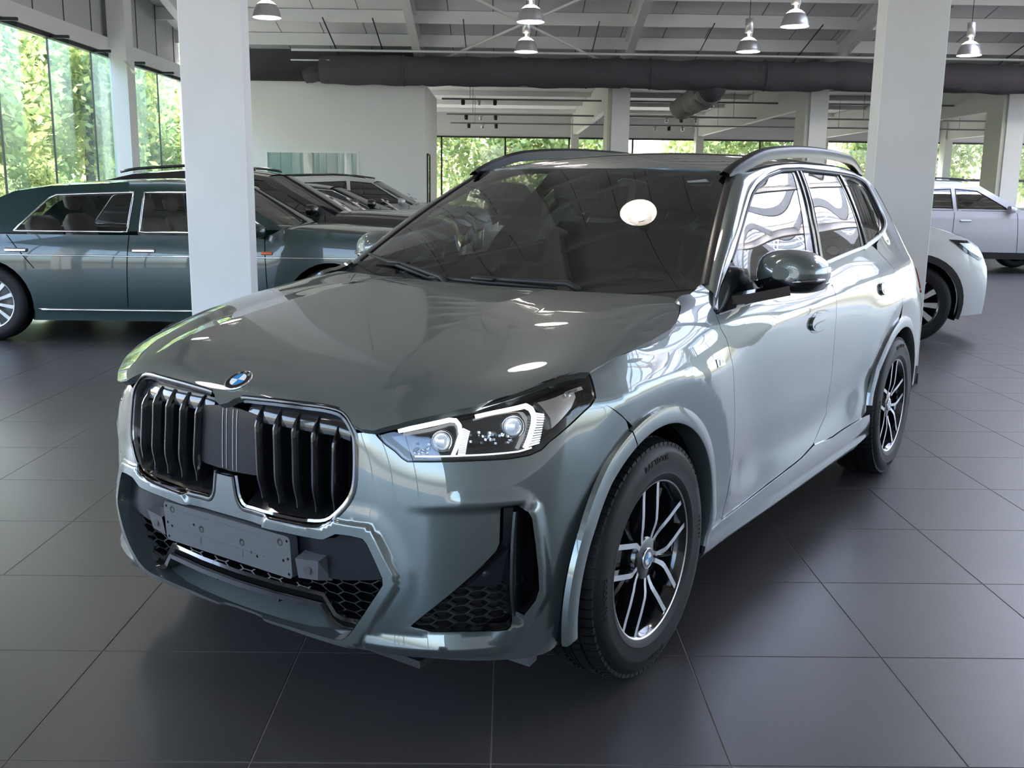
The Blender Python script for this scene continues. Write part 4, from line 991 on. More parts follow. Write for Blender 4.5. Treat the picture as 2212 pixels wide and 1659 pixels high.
# --- door mirrors
def superell(n=28, ex=2.6):
    out = []
    for i in range(n):
        a = 2*math.pi*i/n; c, s = math.cos(a), math.sin(a); out.append((math.copysign(abs(c)**(2/ex), c), math.copysign(abs(s)**(2/ex), s)))
    return out
def make_mirror():
    # housing: sections from the front dome (x+) to the glass plane
    cx, cy, cz = -.855, .950, 1.140; secs = [(.085, .20, .30), (.078, .46, .58), (.060, .70, .80), (.030, .88, .94), (-.005, .97, 1.0), (-.045, 1.0, 1.0), (-.075, .985, .985)]
    hw, hh = .118, .078; mb = MB(); rows = []
    for dx, sy, sz in secs:
        ring = []
        for a, b in superell():
            y = a*hw*sy; z = b*hh*sz
            if b > 0: z *= 1.0-.30*max(0, a)**1.6      # top slopes down to the outside
            else: z *= .80
            if a < 0: y *= .96
            ring.append((cx+dx+.030*(-a)*(1 if True else 0)*.6, cy+y, cz+z))
        rows.append(ring+[ring[0]])
    mb.grid(rows); front = [p for p in rows[0][:-1]]; n0 = len(mb.V); mb.add(front, [tuple(range(len(front)))[::-1]])
    back = [p for p in rows[-1][:-1]]; mb.add(back, [tuple(range(len(back)))])
    o = mb.obj('door_mirror', PAINT, CAR, smooth=True)
    # black lower shell
    mb = MB(); rows = []
    for dx, sy, sz in secs:
        ring = []
        for a in np.linspace(-1, 1, 15):
            zz = -math.sqrt(max(0, 1-abs(a)**3.0)); ring.append((cx+dx+.004-.018*a, cy+a*hw*sy*1.012, cz-.034*sz+zz*hh*sz*.50))
        rows.append(ring)
    mb.grid(rows); mb.obj('mirror_lower_shell', BLK, o, smooth=True)
    # indicator strip
    mb = MB(); pts = [(cx+.072, cy-.01, cz-.030), (cx+.060, cy+.055, cz-.026), (cx+.030, cy+.098, cz-.022), (cx-.02, cy+.117, cz-.020)]; mb.tube(pts, [.004, .007, .008, .005], 8); mb.obj('indicator_strip', DCHROME, o, smooth=True)
    mb = MB(); mb.lathe([(0, 0), (.075, .001)], (0, 0, 0), 'x', 28); g = mb.obj('mirror_glass', CHROME, o); g.location = (cx-.078, cy, cz); g.scale = (1, 1.35, .85)
    # foot
    mb = MB(); mb.sweep([(-.66, .815, 1.052), (-.70, .86, 1.060), (-.76, .92, 1.075), (-.80, .96, 1.085)], [(-.038, -.016), (.038, -.016), (.034, .016), (-.034, .016)], [(0, 0, 1)]*4); mb.obj('mirror_foot', BLK, o, auto=40)
    return o
ml = make_mirror(); mr = mirror_obj(ml, CAR)
for ch in mr.children:
    if ch.name.startswith('mirror_glass'): ch.location = (ml.children[0].location.x, 0, 0); ch.location = (-.855-.078, -.950, 1.140); ch.scale = (1, 1.35, .85)
# --- wheels
TR, RR = .350, .246
def tyre_mesh():
    mb = MB()
    prof = [(.232, -.100), (.240, -.106), (.255, -.110), (.290, -.1165), (.318, -.114), (.334, -.104), (.344, -.090), (.349, -.070), (.3515, -.040), (.352, 0), (.3515, .040), (.349, .070), (.344, .090), (.334, .104), (.318, .114), (.290, .1165), (.262, .1115), (.258, .1125), (.252, .1105), (.240, .106), (.232, .100)]
    mb.lathe(prof, n=96, axis='y')
    # tread: shoulder blocks and centre ribs
    nb = 76
    for i in range(nb):
        a = 2*math.pi*i/nb
        for sgn in (-1, 1):
            for (r, h0, h1, da, w) in ((.3525, .060, .098, .4, .0112), (.3545, .018, .052, .9, .0108)):
                V = []
                for hh in (h0, h1):
                    ang = a+(.0 if sgn > 0 else .04)+da*(hh-.05)*.5
                    rr_ = r if hh < .07 else r-.0085
                    for q in (-1, 1):
                        for rad in (rr_-.010, rr_+.0045):
                            th = ang+q*w/.35; V.append((rad*math.cos(th), sgn*hh, rad*math.sin(th)))
                mb.add(V, [(1, 3, 7, 5), (0, 1, 5, 4), (2, 6, 7, 3), (4, 5, 7, 6), (0, 2, 3, 1)] if sgn > 0 else [(1, 5, 7, 3), (0, 4, 5, 1), (2, 3, 7, 6), (4, 6, 7, 5), (0, 1, 3, 2)])
    for h in (-.006, .006):
        mb.lathe([(.350, h-.004), (.3575, h-.0038), (.3575, h+.0038), (.350, h+.004)], n=96, axis='y')
    # rib of serrations on the sidewall
    for i in range(34):
        a = math.radians(100+i*1.6); mb.box((0, 0, 0), (.0, 0, 0)) if False else None
        for k0 in (0, math.pi):
            th = a+k0; c, s = math.cos(th), math.sin(th); V = []
            for r, hh in ((.298, .1168), (.322, .1135)):
                for q in (-1, 1):
                    V.append(((r*c-q*.0016*s), hh+.0006, (r*s+q*.0016*c)))
            mb.add(V, [(0, 2, 3, 1)])
    return mb
tb = tyre_mesh(); tyre0 = tb.obj('tyre', RUB, CAR, auto=30)
for word, a0, rad, size in (('GOODYEAR', 90, .306, .026), ('Vector', 180, .300, .020), ('4SEASONS', 270, .300, .018), ('GOODYEAR', 0, .304, .022)):
    w = size*.72/rad
    for i, ch in enumerate(word):
        a = math.radians(a0)-(i-(len(word)-1)/2)*w; t = text_mesh('sidewall_letter', ch, size, RUB, tyre0, .0008)
        # letters stand on the outer sidewall (plane y = +)
        rad_v = Vector((math.cos(a), 0, math.sin(a))); tan_v = Vector((math.sin(a), 0, -math.cos(a))) ; nv = Vector((0, 1, 0)); tan_v = rad_v.cross(nv)*1.0
        tan_v = rad_v.cross(nv); 
        P = rad_v*rad+nv*.1165; X = -tan_v if tan_v.cross(rad_v).dot(nv) < 0 else tan_v
        t.matrix_local = Matrix(((X.x, rad_v.x, nv.x, P.x), (X.y, rad_v.y, nv.y, P.y), (X.z, rad_v.z, nv.z, P.z), (0, 0, 0, 1)))
def make_rim():
    mb = MB(); mb.lathe([(.246, .096), (.2465, .102), (.240, .1045), (.232, .1015), (.229, .094), (.221, .088), (.214, .06), (.205, -.05), (.222, -.09), (.236, -.10), (.246, -.098)], n=80, axis='y'); mb.cm = 1
    mb.lathe([(.2455, .1025), (.2405, .1050), (.2325, .1022), (.2300, .0965)], n=80, axis='y')
    mb.F[-80*3:] = [f for f in mb.F[-80*3:]]
    rim = mb.obj('wheel_rim', [BLK, ALU], CAR, smooth=True)
    mb = MB(); mb.lathe([(0, .010), (.150, .010), (.155, .002), (.155, -.012), (.09, -.014)], n=40, axis='y'); mb.obj('brake_disc', STEEL, rim, smooth=True)
    mb = MB(); mb.lathe([(.0, -.04), (.207, -.04)], n=40, axis='y'); mb.obj('wheel_backing', DARK, rim)
    mb = MB(); mb.prism([(-.150, -.05), (-.160, .05), (-.120, .075), (-.085, .06), (-.08, -.06), (-.12, -.07)], 'y', -.02, .035); mb.obj('brake_caliper', PLAST, rim)
    mb = MB(); mb.lathe([(0, .084), (.060, .084), (.068, .078), (.070, .04)], n=40, axis='y'); mb.obj('wheel_hub', BLK, rim, smooth=True)
    for k in range(5):
        mb = MB(); a = math.radians(54+72*k); mb.lathe([(0, .012), (.008, .010), (.009, 0)], (0.040*math.cos(a), .080-.008, .040*math.sin(a)), 'y', 10); mb.obj('wheel_bolt', DCHROME, rim)
    def face_y(r): return .082+.013*sstep(np.array((r-.05)/.09))+.002*sstep(np.array((r-.19)/.05))
    for k in range(5):
        ca = math.radians(90+72*k)
        ax = np.array([math.cos(ca), math.sin(ca)]); tn = np.array([-math.sin(ca), math.cos(ca)])
        for sg in (-1, 1):
            off = .0435*sg
            path = [(.2345, off), (.20, off), (.15, off), (.108, off), (.092, off*.96), (.072, off*.80), (.050, off*.60)]
            rows = []; pol = []
            for i, (l, o_) in enumerate(path):
                p = ax*l+tn*o_; r = np.linalg.norm(p); y = float(face_y(r)); w = .0078 if i < 5 else .0068
                # local side direction
                a_ = np.array(path[max(i-1, 0)]); b_ = np.array(path[min(i+1, len(path)-1)]); dv = b_-a_; dv /= np.linalg.norm(dv); sd = np.array([-dv[1], dv[0]]); s2 = ax*sd[0]+tn*sd[1]
                i_w = .016 if i < 5 else .011
                inner = p-s2*0
                L_ = p+s2*w; R_ = p-s2*w
                rows.append([(L_[0]*1, y-.040, L_[1]), (L_[0], y, L_[1]), (R_[0], y, R_[1]), (R_[0], y-.040, R_[1])])
                pol.append([(L_[0], y+.0006, L_[1]), (R_[0], y+.0006, R_[1])])
            mb = MB(); mb.grid([[q for q in r_] for r_ in rows]); mb.cm = 1; mb.grid(pol)
            o = mb.obj('spoke', [BLK, ALU], rim)
        # black web between the twin bars, deeper
        rows = []
        for l, hw_ in ((.228, .040), (.18, .041), (.12, .041), (.085, .039), (.055, .026)):
            y = .030+.012*(l < .1); rows.append([(*(ax*l+tn*hw_),), (*(ax*l-tn*hw_),)]); rows[-1] = [(q[0], y, q[1]) for q in rows[-1]]
        mb = MB(); mb.grid(rows); mb.obj('spoke_web', BLK, rim)
        # slim black spoke between pairs
        ca2 = ca+math.radians(36); a2 = np.array([math.cos(ca2), math.sin(ca2)]); t2 = np.array([-math.sin(ca2), math.cos(ca2)]); rows = []
        for l, hw_ in ((.232, .0075), (.15, .0085), (.085, .010), (.055, .012)):
            y = .070 if l > .1 else .066
            L_ = a2*l+t2*hw_; M_ = a2*l; R_ = a2*l-t2*hw_; rows.append([(L_[0], y-.045, L_[1]), (L_[0], y-.006, L_[1]), (M_[0], y, M_[1]), (R_[0], y-.006, R_[1]), (R_[0], y-.045, R_[1])])
        mb = MB(); mb.grid(rows); mb.obj('slim_spoke', BLK, rim, auto=30)
    cap = roundel('centre_cap', .032, rim); cap.rotation_euler = (math.radians(-90), 0, 0); cap.location = (0, .0835, 0)
    return rim
rim0 = make_rim()
first = True
for c, ang in ((FA, 4), (RA, -2)):
    for sg in (1, -1):
        for src in (tyre0, rim0):
            o = src if first else dup(src, CAR)
            o.location = (c[0], sg*.792, c[1]+.003); o.rotation_euler = (0, math.radians(ang), 0 if sg > 0 else math.pi)
        first = False
# --- floor pan, cabin
mb = MB(); mb.box((-1.35, 0, .30), (3.6, 1.42, .16)); mb.box((-1.35, 0, .40), (1.75, 1.60, .25)); mb.box((.25, 0, .62), (.75, 1.0, .42)); mb.obj('floor_pan', DARK, CAR)
# inner skins so that gaps stay dark
inn = [(u_of(-.40), .26), (u_of(-2.2), .28), (u_of(-2.2), 1.05), (u_of(-.5), .99)]
for sg in (1, -1): panel('door_inner', inn, Wb, DASH, CAR, step=.08, flange=0, off=-.05, sgn=sg)
mb = MB(); mb.box((-.58, 0, .93), (.34, 1.42, .22), bev=.06); mb.box((-.80, .36, .98), (.16, .40, .10), bev=.03); mb.obj('dashboard', DASH, CAR, auto=40)
mb = MB(); mb.box((-.745, .12, 1.06), (.02, .62, .14), bev=.008); mb.obj('curved_screen', BLK, CAR)
mb = MB(); n = 40; mb.tube([(0, .185*math.cos(2*math.pi*i/n), .185*math.sin(2*math.pi*i/n)) for i in range(n)], .016, 10, True); sw = mb.obj('steering_wheel', SATBLK, CAR, smooth=True); sw.location = (-.95, .37, .985); sw.rotation_euler = (0, math.radians(24), 0)
mb = MB(); mb.box((0, 0, 0), (.05, .13, .11), bev=.02); mb.box((0, 0, 0), (.02, .34, .035)); mb.obj('steering_hub', DASH, sw)
def seat(x, y, w=.50):
    mb = MB(); mb.box((x+.05, y, .60), (.52, w, .18), bev=.06); o = mb.obj('car_seat', SEAT, CAR, auto=60)
    mb = MB(); mb.box((0, 0, .30), (.16, w*.96, .64), bev=.07); b = mb.obj('seat_back', SEAT, o, auto=60); b.location = (x-.22, y, .66); b.rotation_euler = (0, math.radians(-18), 0)
    mb = MB(); mb.box((0, 0, .76), (.10, .26, .19), bev=.045); h = mb.obj('headrest', SEAT, o, auto=60); h.location = (x-.22, y, .66); h.rotation_euler = (0, math.radians(-16), 0)
seat(-1.35, .37); seat(-1.35, -.37)
for y in (.40, 0, -.40): seat(-2.22, y, .40)
mb = MB(); xs = np.linspace(-1.15, -3.1, 12); mb.grid([[(x, y, R([x], [min(abs(y), .56)])[0][2]-.035) for y in np.linspace(-.56, .56, 7)] for x in xs]); mb.obj('headliner', HEADL, CAR, smooth=True)
mb = MB(); mb.box((0, 0, 0), (.03, .24, .065), bev=.014); im = mb.obj('rear_view_mirror', BLKM, CAR); im.location = (-1.02, 0, 1.395)
mb = MB(); mb.prism([(0, .12), (-.12, .10), (-.12, -.10), (0, -.12)], 'z', -.012, .012); ch = mb.obj('camera_housing', PLAST, im); ch.location = (.05, 0, .055); ch.rotation_euler = (0, math.radians(-35), 0)

# ---------------------------------------------------------------- the showroom
WALLW = mat('white_wall', (0.78, 0.79, 0.78), 0.6, bump=(60, .03, .002))
WALLB = mat('pillar_white', (0.80, 0.795, 0.79), 0.55, noise=(3, (0.77, 0.76, 0.755), .4, .7))
CEIL = mat('ceiling_panel', (0.80, 0.81, 0.81), 0.7, bump=(25, .05, .003))
STEELW = mat('white_steel', (0.82, 0.83, 0.82), 0.45)
GREENW = mat('pale_steel', (0.62, 0.64, 0.59), 0.5)
CLAD = mat('wall_cladding', (0.55, 0.56, 0.57), 0.5)
MULL = mat('mullion_black', (0.012, 0.012, 0.014), 0.4)
FABRIC = mat('duct_fabric', (0.085, 0.075, 0.088), 0.85, bump=(6, .5, .03))
FABRIC2 = mat('branch_fabric', (0.30, 0.28, 0.28), 0.85, bump=(9, .5, .03))
PANE = glass_mat('facade_glass', (0.95, 0.96, 0.965), 0.06)
FINGL = glass_mat('fin_glass', (0.80, 0.92, 0.90), 0.06)
LAMPA = mat('lamp_aluminium', (0.55, 0.55, 0.56), 0.38, 0.8)
LAMPE = mat('lamp_glow', (1, 1, 1), 0.5, emit=(1.0, 0.93, 0.84), estr=9.0)
LAMPI = mat('lamp_inside', (0.9, 0.86, 0.80), 0.4, emit=(1.0, 0.86, 0.74), estr=1.2)
BLACKW = mat('black_panel', (0.02, 0.02, 0.021), 0.6)
GREYD = mat('dark_grey_wall', (0.10, 0.10, 0.10), 0.7)
ROOFL = glass_mat('rooflight', (1.0, 0.93, 0.90), 0.05)
# floor tiles
TILE = bpy.data.materials.new('slate_tile'); TILE.use_nodes = True
def _tile():
    nt = TILE.node_tree; N = nt.nodes.new; L = nt.links.new; p = nt.nodes['Principled BSDF']
    geo = N('ShaderNodeNewGeometry'); oi = N('ShaderNodeObjectInfo')
    n1 = N('ShaderNodeTexNoise'); n1.inputs['Scale'].default_value = 2.6; n1.inputs['Detail'].default_value = 2; L(geo.outputs['Position'], n1.inputs['Vector'])
    n2 = N('ShaderNodeTexNoise'); n2.inputs['Scale'].default_value = 260; n2.inputs['Detail'].default_value = 2; L(geo.outputs['Position'], n2.inputs['Vector'])
    r2 = N('ShaderNodeMapRange'); r2.inputs['From Min'].default_value = .665; r2.inputs['From Max'].default_value = .72; L(n2.outputs['Fac'], r2.inputs['Value'])
    mx = N('ShaderNodeMix'); mx.data_type = 'RGBA'; mx.inputs[6].default_value = (.032, .029, .030, 1); mx.inputs[7].default_value = (.048, .043, .044, 1); L(n1.outputs['Fac'], mx.inputs[0])
    mx2 = N('ShaderNodeMix'); mx2.data_type = 'RGBA'; L(r2.outputs[0], mx2.inputs[0]); L(mx.outputs[2], mx2.inputs[6]); mx2.inputs[7].default_value = (.16, .15, .15, 1); L(mx2.outputs[2], p.inputs['Base Color'])
    rr = N('ShaderNodeMapRange'); rr.inputs['To Min'].default_value = .36; rr.inputs['To Max'].default_value = .40; L(n1.outputs['Fac'], rr.inputs['Value']); L(rr.outputs[0], p.inputs['Roughness'])
    p.inputs['Specular IOR Level'].default_value = 1.0
    b = N('ShaderNodeBump'); b.inputs['Strength'].default_value = .04; b.inputs['Distance'].default_value = .0004; L(n2.outputs['Fac'], b.inputs['Height']); L(b.outputs[0], p.inputs['Normal'])
_tile()
GROUT = mat('tile_grout', (0.30, 0.25, 0.22), 0.8)
TX0, TY0, TS = -1.2185, 2.2729, .6
X0, X1, Y0, Y1 = -7.8, 24.0, -7.0, 42.0
mb = MB(); mb.add([(X0-.2, Y0-.2, -.0018), (X1+.2, Y0-.2, -.0018), (X1+.2, Y1+.2, -.0018), (X0-.2, Y1+.2, -.0018)], [(0, 1, 2, 3)])
floor = mb.obj('floor', GROUT); tag(floor, 'dark slate tiled showroom floor', kind='structure')
def tilebox():
    mb = MB(); g = TS/2-.0014; b = .0012
    mb.add([(-g, -g, -.003), (g, -g, -.003), (g, g, -.003), (-g, g, -.003), (-g, -g, -b), (g, -g, -b), (g, g, -b), (-g, g, -b), (-g+b, -g+b, 0), (g-b, -g+b, 0), (g-b, g-b, 0), (-g+b, g-b, 0)],
           [(8, 9, 10, 11)]+[(4+i, 4+(i+1) % 4, 8+(i+1) % 4, 8+i) for i in range(4)]+[(i, (i+1) % 4, 4+(i+1) % 4, 4+i) for i in range(4)]); return mb
t0 = tilebox(); cells = []
for i in range(int((X0-TX0)/TS)-1, int((X1-TX0)/TS)+1):
    for j in range(int((Y0-TY0)/TS)-1, int((Y1-TY0)/TS)+1):
        x, y = TX0+(i+.5)*TS, TY0+(j+.5)*TS
        if not (X0-.3 < x < X1+.3 and Y0-.3 < y < Y1+.3): continue
        zc = y*_cp+CAM_H*_sp; vis = y > 1.6 and abs(x)/max(zc, .1) < .62
        cells.append((0 if vis else 1, math.hypot(x, y), x, y))
cells.sort()
tm0 = None
for k, (v, d, x, y) in enumerate(cells[:290]):
    if tm0 is None: o = t0.obj('floor_tile', TILE, floor); tm0 = o
    else: o = bpy.data.objects.new('floor_tile', tm0.data); link(o, floor)
    o.location = (x, y, 0)
mb = MB()
for v, d, x, y in cells[290:]:
    g = TS/2-.0014; mb.add([(x-g, y-g, 0), (x+g, y-g, 0), (x+g, y+g, 0), (x-g, y+g, 0)], [(0, 1, 2, 3)])
tag(mb.obj('far_floor_tiles', TILE, floor), kind='stuff')
def S_(o, label): return tag(o, label, kind='structure')
# pillars
for (a, b) in ((-2.31, -1.86), (2.68, 3.13), (7.68, 8.13), (-7.31, -6.9)):
    mb = MB(); mb.box(((a+b)/2, 7.41+.095, 4.6), (b-a, .19, 9.2), bev=.004); o = mb.obj('trim_1', WALLB); S_(o, 'white rectangular showroom pillar')
    mb = MB(); mb.box(((a+b)/2, 7.505, .04), (b-a+.012, .202, .08)); mb.obj('pillar_skirting', MULL, o)
for xc in (2.9, 7.9, 12.9, 17.9):
    mb = MB(); mb.box((xc, 26.2, 2.3), (.45, .4, 4.6)); o = mb.obj('trim_2', STEELW); S_(o, 'grey-white pillar at the lower roof edge')
    mb = MB(); mb.box((xc-.10, 34.2, 3.95), (.18, 15.6, .85)); mb.box((xc-.10, 41.4, 2.1), (.3, .5, 4.2)); mb.obj('roof_beam', GREENW, o)
    mb = MB(); mb.box((xc-.18, 26.5, 2.3), (.30, .9, 4.6)); mb.obj('pillar_back', GREENW, o)
# main pitched roof with purlins and rafters
RIDGE, EAVE = 7.4, 26.0; ZE = 4.66; SL = .24; ZRG = ZE+SL*(EAVE-RIDGE)
def roofz(y): return ZE+SL*(EAVE-y) if y > RIDGE else ZRG-SL*(RIDGE-y)
SKX0, SKX1, SKY0, SKY1 = 9.0, 22.0, 8.2, 19.5     # rooflight field in the far slope
def rz(x, y): return (x, y, roofz(y))
mb = MB()
for x0_, x1_, y0_, y1_ in ((X0, X1, Y0, RIDGE), (X0, X1, RIDGE, SKY0), (X0, SKX0, SKY0, SKY1), (SKX1, X1, SKY0, SKY1), (X0, X1, SKY1, EAVE+.3)):
    mb.add([rz(x0_, y0_), rz(x1_, y0_), rz(x1_, y1_), rz(x0_, y1_)], [(0, 1, 2, 3)])
ceil = mb.obj('ceiling', CEIL); S_(ceil, 'pitched white panel ceiling')
for k in range(13):
    x = SKX0+k+.5; mb = MB(); mb.add([rz(x-.47, SKY0), rz(x+.47, SKY0), rz(x+.47, SKY1), rz(x-.47, SKY1)], [(0, 1, 2, 3)]); S_(mb.obj('window_5', ROOFL), 'rooflight strip in the pitched ceiling')
# panel joints
mb = MB()
for i in range(32):
    x = X0+.5+i*1.0
    for y0_, y1_ in ((RIDGE, EAVE),):
        mb.add([(x-.008, y0_, roofz(y0_)-.004), (x+.008, y0_, roofz(y0_)-.004), (x+.008, y1_, roofz(y1_)-.004), (x-.008, y1_, roofz(y1_)-.004)], [(0, 3, 2, 1)])
mb.obj('panel_joint', GREYD, ceil)
yp = 24.85
purl = []
ys_ = [24.85-1.34*k for k in range(13)]+[RIDGE-1.34*k-.7 for k in range(10)]
for k, y in enumerate(ys_):
    mb = MB(); z = roofz(y); mb.box(((X0+X1)/2, y, z-.14), (X1-X0, .09, .27)); o = mb.obj('purlin', STEELW, ceil)
for xr in (-7.1, -2.1, 2.9, 7.9, 12.9, 17.9, 22.9):
    for y0_, y1_ in ((RIDGE, EAVE), (Y0, RIDGE)):
        mb = MB(); a, b = roofz(y0_)-.05, roofz(y1_)-.05
        for w_, d0, d1 in ((.18, .0, .06), (.03, .05, .40), (.18, .40, .45)):
            mb.add([(xr-w_/2, y0_, a-d0), (xr+w_/2, y0_, a-d0), (xr+w_/2, y0_, a-d1), (xr-w_/2, y0_, a-d1), (xr-w_/2, y1_, b-d0), (xr+w_/2, y1_, b-d0), (xr+w_/2, y1_, b-d1), (xr-w_/2, y1_, b-d1)], [(0, 1, 2, 3), (4, 7, 6, 5), (0, 4, 5, 1), (2, 6, 7, 3), (0, 3, 7, 4), (1, 5, 6, 2)])
        mb.obj('rafter', STEELW, ceil)
# diagonal tie rods of one roof bay
for (xa, ya), (xb, yb_) in (((-2.0, 20.2), (2.8, 25.6)), ((2.8, 20.2), (-2.0, 25.6))):
    mb = MB(); mb.tube([(xa, ya, roofz(ya)-.48), (xb, yb_, roofz(yb_)-.48)], .032, 8); mb.obj('tie_rod', STEELW, ceil)
# black cable droppers beneath the purlins
for x in (-4.05, -2.95, -.95, 2.05, 4.6, 7.0, 9.5, 12.0):
    mb = MB(); mb.tube([(x, 23.2, roofz(23.2)-.30), (x, 25.5, roofz(25.5)-.30)], .014, 6); mb.obj('cable_conduit', MULL, ceil)
# lower roof behind
mb = MB(); mb.add([(X0, EAVE+.3, 4.40), (X1, EAVE+.3, 4.40), (X1, Y1, 4.40), (X0, Y1, 4.40)], [(0, 1, 2, 3)]); lowc = mb.obj('ceiling', CEIL); S_(lowc, 'flat panelled ceiling of the lower hall')
mb = MB(); mb.add([(X0, EAVE+.3, 4.40), (X1, EAVE+.3, 4.40), (X1, EAVE+.3, 4.75), (X0, EAVE+.3, 4.75)], [(0, 1, 2, 3)]); S_(mb.obj('trim_3', GREYD), 'dark fascia between the two roofs')
for k, y in enumerate((29.5, 33.0, 36.5, 40)):
    mb = MB(); mb.box(((X0+X1)/2, y, 4.33), (X1-X0, .10, .14)); mb.obj('purlin', STEELW, lowc)
# walls
def wall_box(name, c, d, m, label): mb = MB(); mb.box(c, d); return S_(mb.obj(name, m), label)
# left: glazing from the floor to 3.86, panels above
wl = wall_box('wall_left', (X0-.1, (Y0+25)/2, 6.6), (.2, 25-Y0, 4.9), CLAD, 'ribbed grey cladding above the left glazing')
mb = MB(); mb.box((X0+.03, (Y0+25)/2, 4.02), (.16, 25-Y0, .28)); mb.obj('header_beam', STEELW, wl)
mb = MB(); mb.box((X0+.02, (Y0+25)/2, 3.84), (.10, 25-Y0, .07)); mb.obj('window_head', MULL, wl)
for k in range(30):
    y = 24.6-1.2*k; mb = MB(); mb.box((X0+.004, y, 6.6), (.02, .018, 4.8)); mb.obj('cladding_joint', GREYD, wl)
MY = [23.36+1.83*(-k) for k in range(19)]
gl = None
for k, y in enumerate(MY):
    if y-1.83 < Y0: break
    mb = MB(); mb.box((X0, y-.915, 1.92), (.012, 1.815, 3.84)); o = mb.obj('window_1', PANE); S_(o, 'tall glass pane of the left facade')
    mb = MB(); mb.box((X0, y, 1.92), (.03, .022, 3.84)); mb.obj('pane_joint', MULL, o)
    if y > 12:
        mb = MB(); mb.box((X0+.19, y-.01, 1.92), (.36, .014, 3.80)); mb.obj('glass_fin', FINGL, o)
        mb = MB(); mb.box((X0+.19, y-.01, 3.83), (.38, .05, .05)); mb.obj('fin_bracket', MULL, o)
for yc in (20.5, 10.5, .5):
    mb = MB(); mb.box((X0+.28, yc, 4.0), (.34, .42, 8.0)); S_(mb.obj('trim_4', STEELW), 'white steel post of the left facade')
# right facade: glazed up to the roof, white trusses and sun louvres outside
wr = wall_box('wall_right', (X1+.1, (Y0+Y1)/2, 9.0), (.2, Y1-Y0, .5), CLAD, 'cladding above the right glazing')
LOUV = mat('louvre_blue_grey', (0.20, 0.26, 0.36), 0.5)
for k in range(11):
    y = Y0+5*k+2.3; mb = MB(); mb.box((X1, y, 4.35), (.012, 4.7, 8.7)); o = mb.obj('window_2', PANE); S_(o, 'wide glass bay of the right facade')
    mb = MB()
    for q in range(3): mb.box((X1, y-2.35+q*2.35, 4.35), (.07, .06, 8.7))
    mb.obj('mullion', STEELW, o)
    mb = MB(); mb.box((X1-.25, y, 4.2), (.12, 5.0, .12)); mb.box((X1-.25, y, 6.4), (.12, 5.0, .12))
    mb.tube([(X1-.25, y-2.4, 4.2), (X1-.25, y-1.2, 6.4), (X1-.25, y, 4.2), (X1-.25, y+1.2, 6.4), (X1-.25, y+2.4, 4.2)], .045, 6); mb.obj('facade_truss', STEELW, o)
    for q in range(9):
        mb = MB(); mb.box((X1+.35, y, 6.6+q*.24), (.16, 4.9, .10)); mb.obj('louvre_slat', LOUV, o)
# wall behind the camera
wb = wall_box('wall_back', ((X0+X1)/2, Y0-.1, 5.5), (X1-X0, .2, .5), CLAD, 'cladding above the rear glazing')
for k in range(3):
    x = X0+2.6*k+1.3; mb = MB(); mb.box((x, Y0, 2.62), (2.5, .012, 5.24)); o = mb.obj('window_3', PANE); S_(o, 'glass bay behind the viewer')
    mb = MB(); mb.box((x-1.28, Y0, 2.62), (.06, .08, 5.24)); mb.obj('mullion', MULL, o)
wall_box('wall_rear', (12.0, Y0-.1, 2.62), (24.0, .2, 5.24), WALLB, 'plain wall behind the viewer')
# far wall: window band with black frames
wf = wall_box('wall_front', ((X0+X1)/2, Y1+.1, 3.95), (X1-X0, .2, 1.0), CLAD, 'grey panel band over the far windows')
for k in range(12):
    x = X0+2.6*k+1.3; mb = MB(); mb.box((x, Y1, 1.72), (2.52, .012, 3.44)); o = mb.obj('window_4', PANE); S_(o, 'black framed window of the far wall')
    mb = MB(); mb.box((x-1.29, Y1, 1.72), (.07, .09, 3.44)); mb.box((x, Y1, 3.42), (2.6, .09, .07)); mb.box((x, Y1, 1.95), (2.6, .09, .10)) if x > 8 else None; mb.obj('mullion', MULL, o)
# office box
mb = MB(); mb.box((-4.9, 27.2, 1.925), (5.9, 4.4, 3.85)); off = mb.obj('wall_office', WALLW); S_(off, 'white office box with strip window')
mb = MB(); mb.box((-4.69, 24.985, 1.55), (2.26, .04, 1.36)); ow = mb.obj('office_window_frame', STEELW, off)
mb = MB(); mb.box((-4.69, 24.962, 1.55), (2.16, .012, 1.26)); mb.obj('office_pane', glass_mat('office_glass', (.55, .66, .64), .10), ow)
mb = MB()
for k in range(9): mb.box((-5.70+.25*k, 24.97, 1.55), (.14, .004, 1.26))
mb.obj('office_blind', WALLW, ow)
mb = MB(); mb.box((-1.945, 26.0, 1.1), (.03, .75, 2.2)); mb.obj('office_door_pane', PANE, off)
mb = MB(); mb.box((-1.94, 25.62, 1.1), (.05, .05, 2.2)); mb.box((-1.94, 26.4, 1.1), (.05, .05, 2.2)); mb.box((-1.94, 26.0, 2.2), (.05, .8, .05)); mb.obj('office_door_frame', BLACKW, off)
mb = MB(); mb.box((-5.0, 25.9, 4.7), (5.6, .1, 1.7)); S_(mb.obj('wall_gable', GREYD), 'dark wall above the white office')
mb = MB(); mb.box((-4.95, 24.96, 3.92), (6.0, .06, .13)); mb.obj('office_top_gap', BLACKW, off)
# outside ground
OUTG = mat('outside_paving', (0.42, 0.41, 0.40), 0.9, noise=(.4, (0.34, 0.34, 0.31), .5, .6))
for a_, b_, c_, d_ in ((-24, 6, -10.4, 52), (-10.4, 45, 30, 54)):
    mb = MB(); mb.add([(a_, b_, -.06), (c_, b_, -.06), (c_, d_, -.06), (a_, d_, -.06)], [(0, 1, 2, 3)]); S_(mb.obj('outside_ground', OUTG), 'pale verge under the trees')
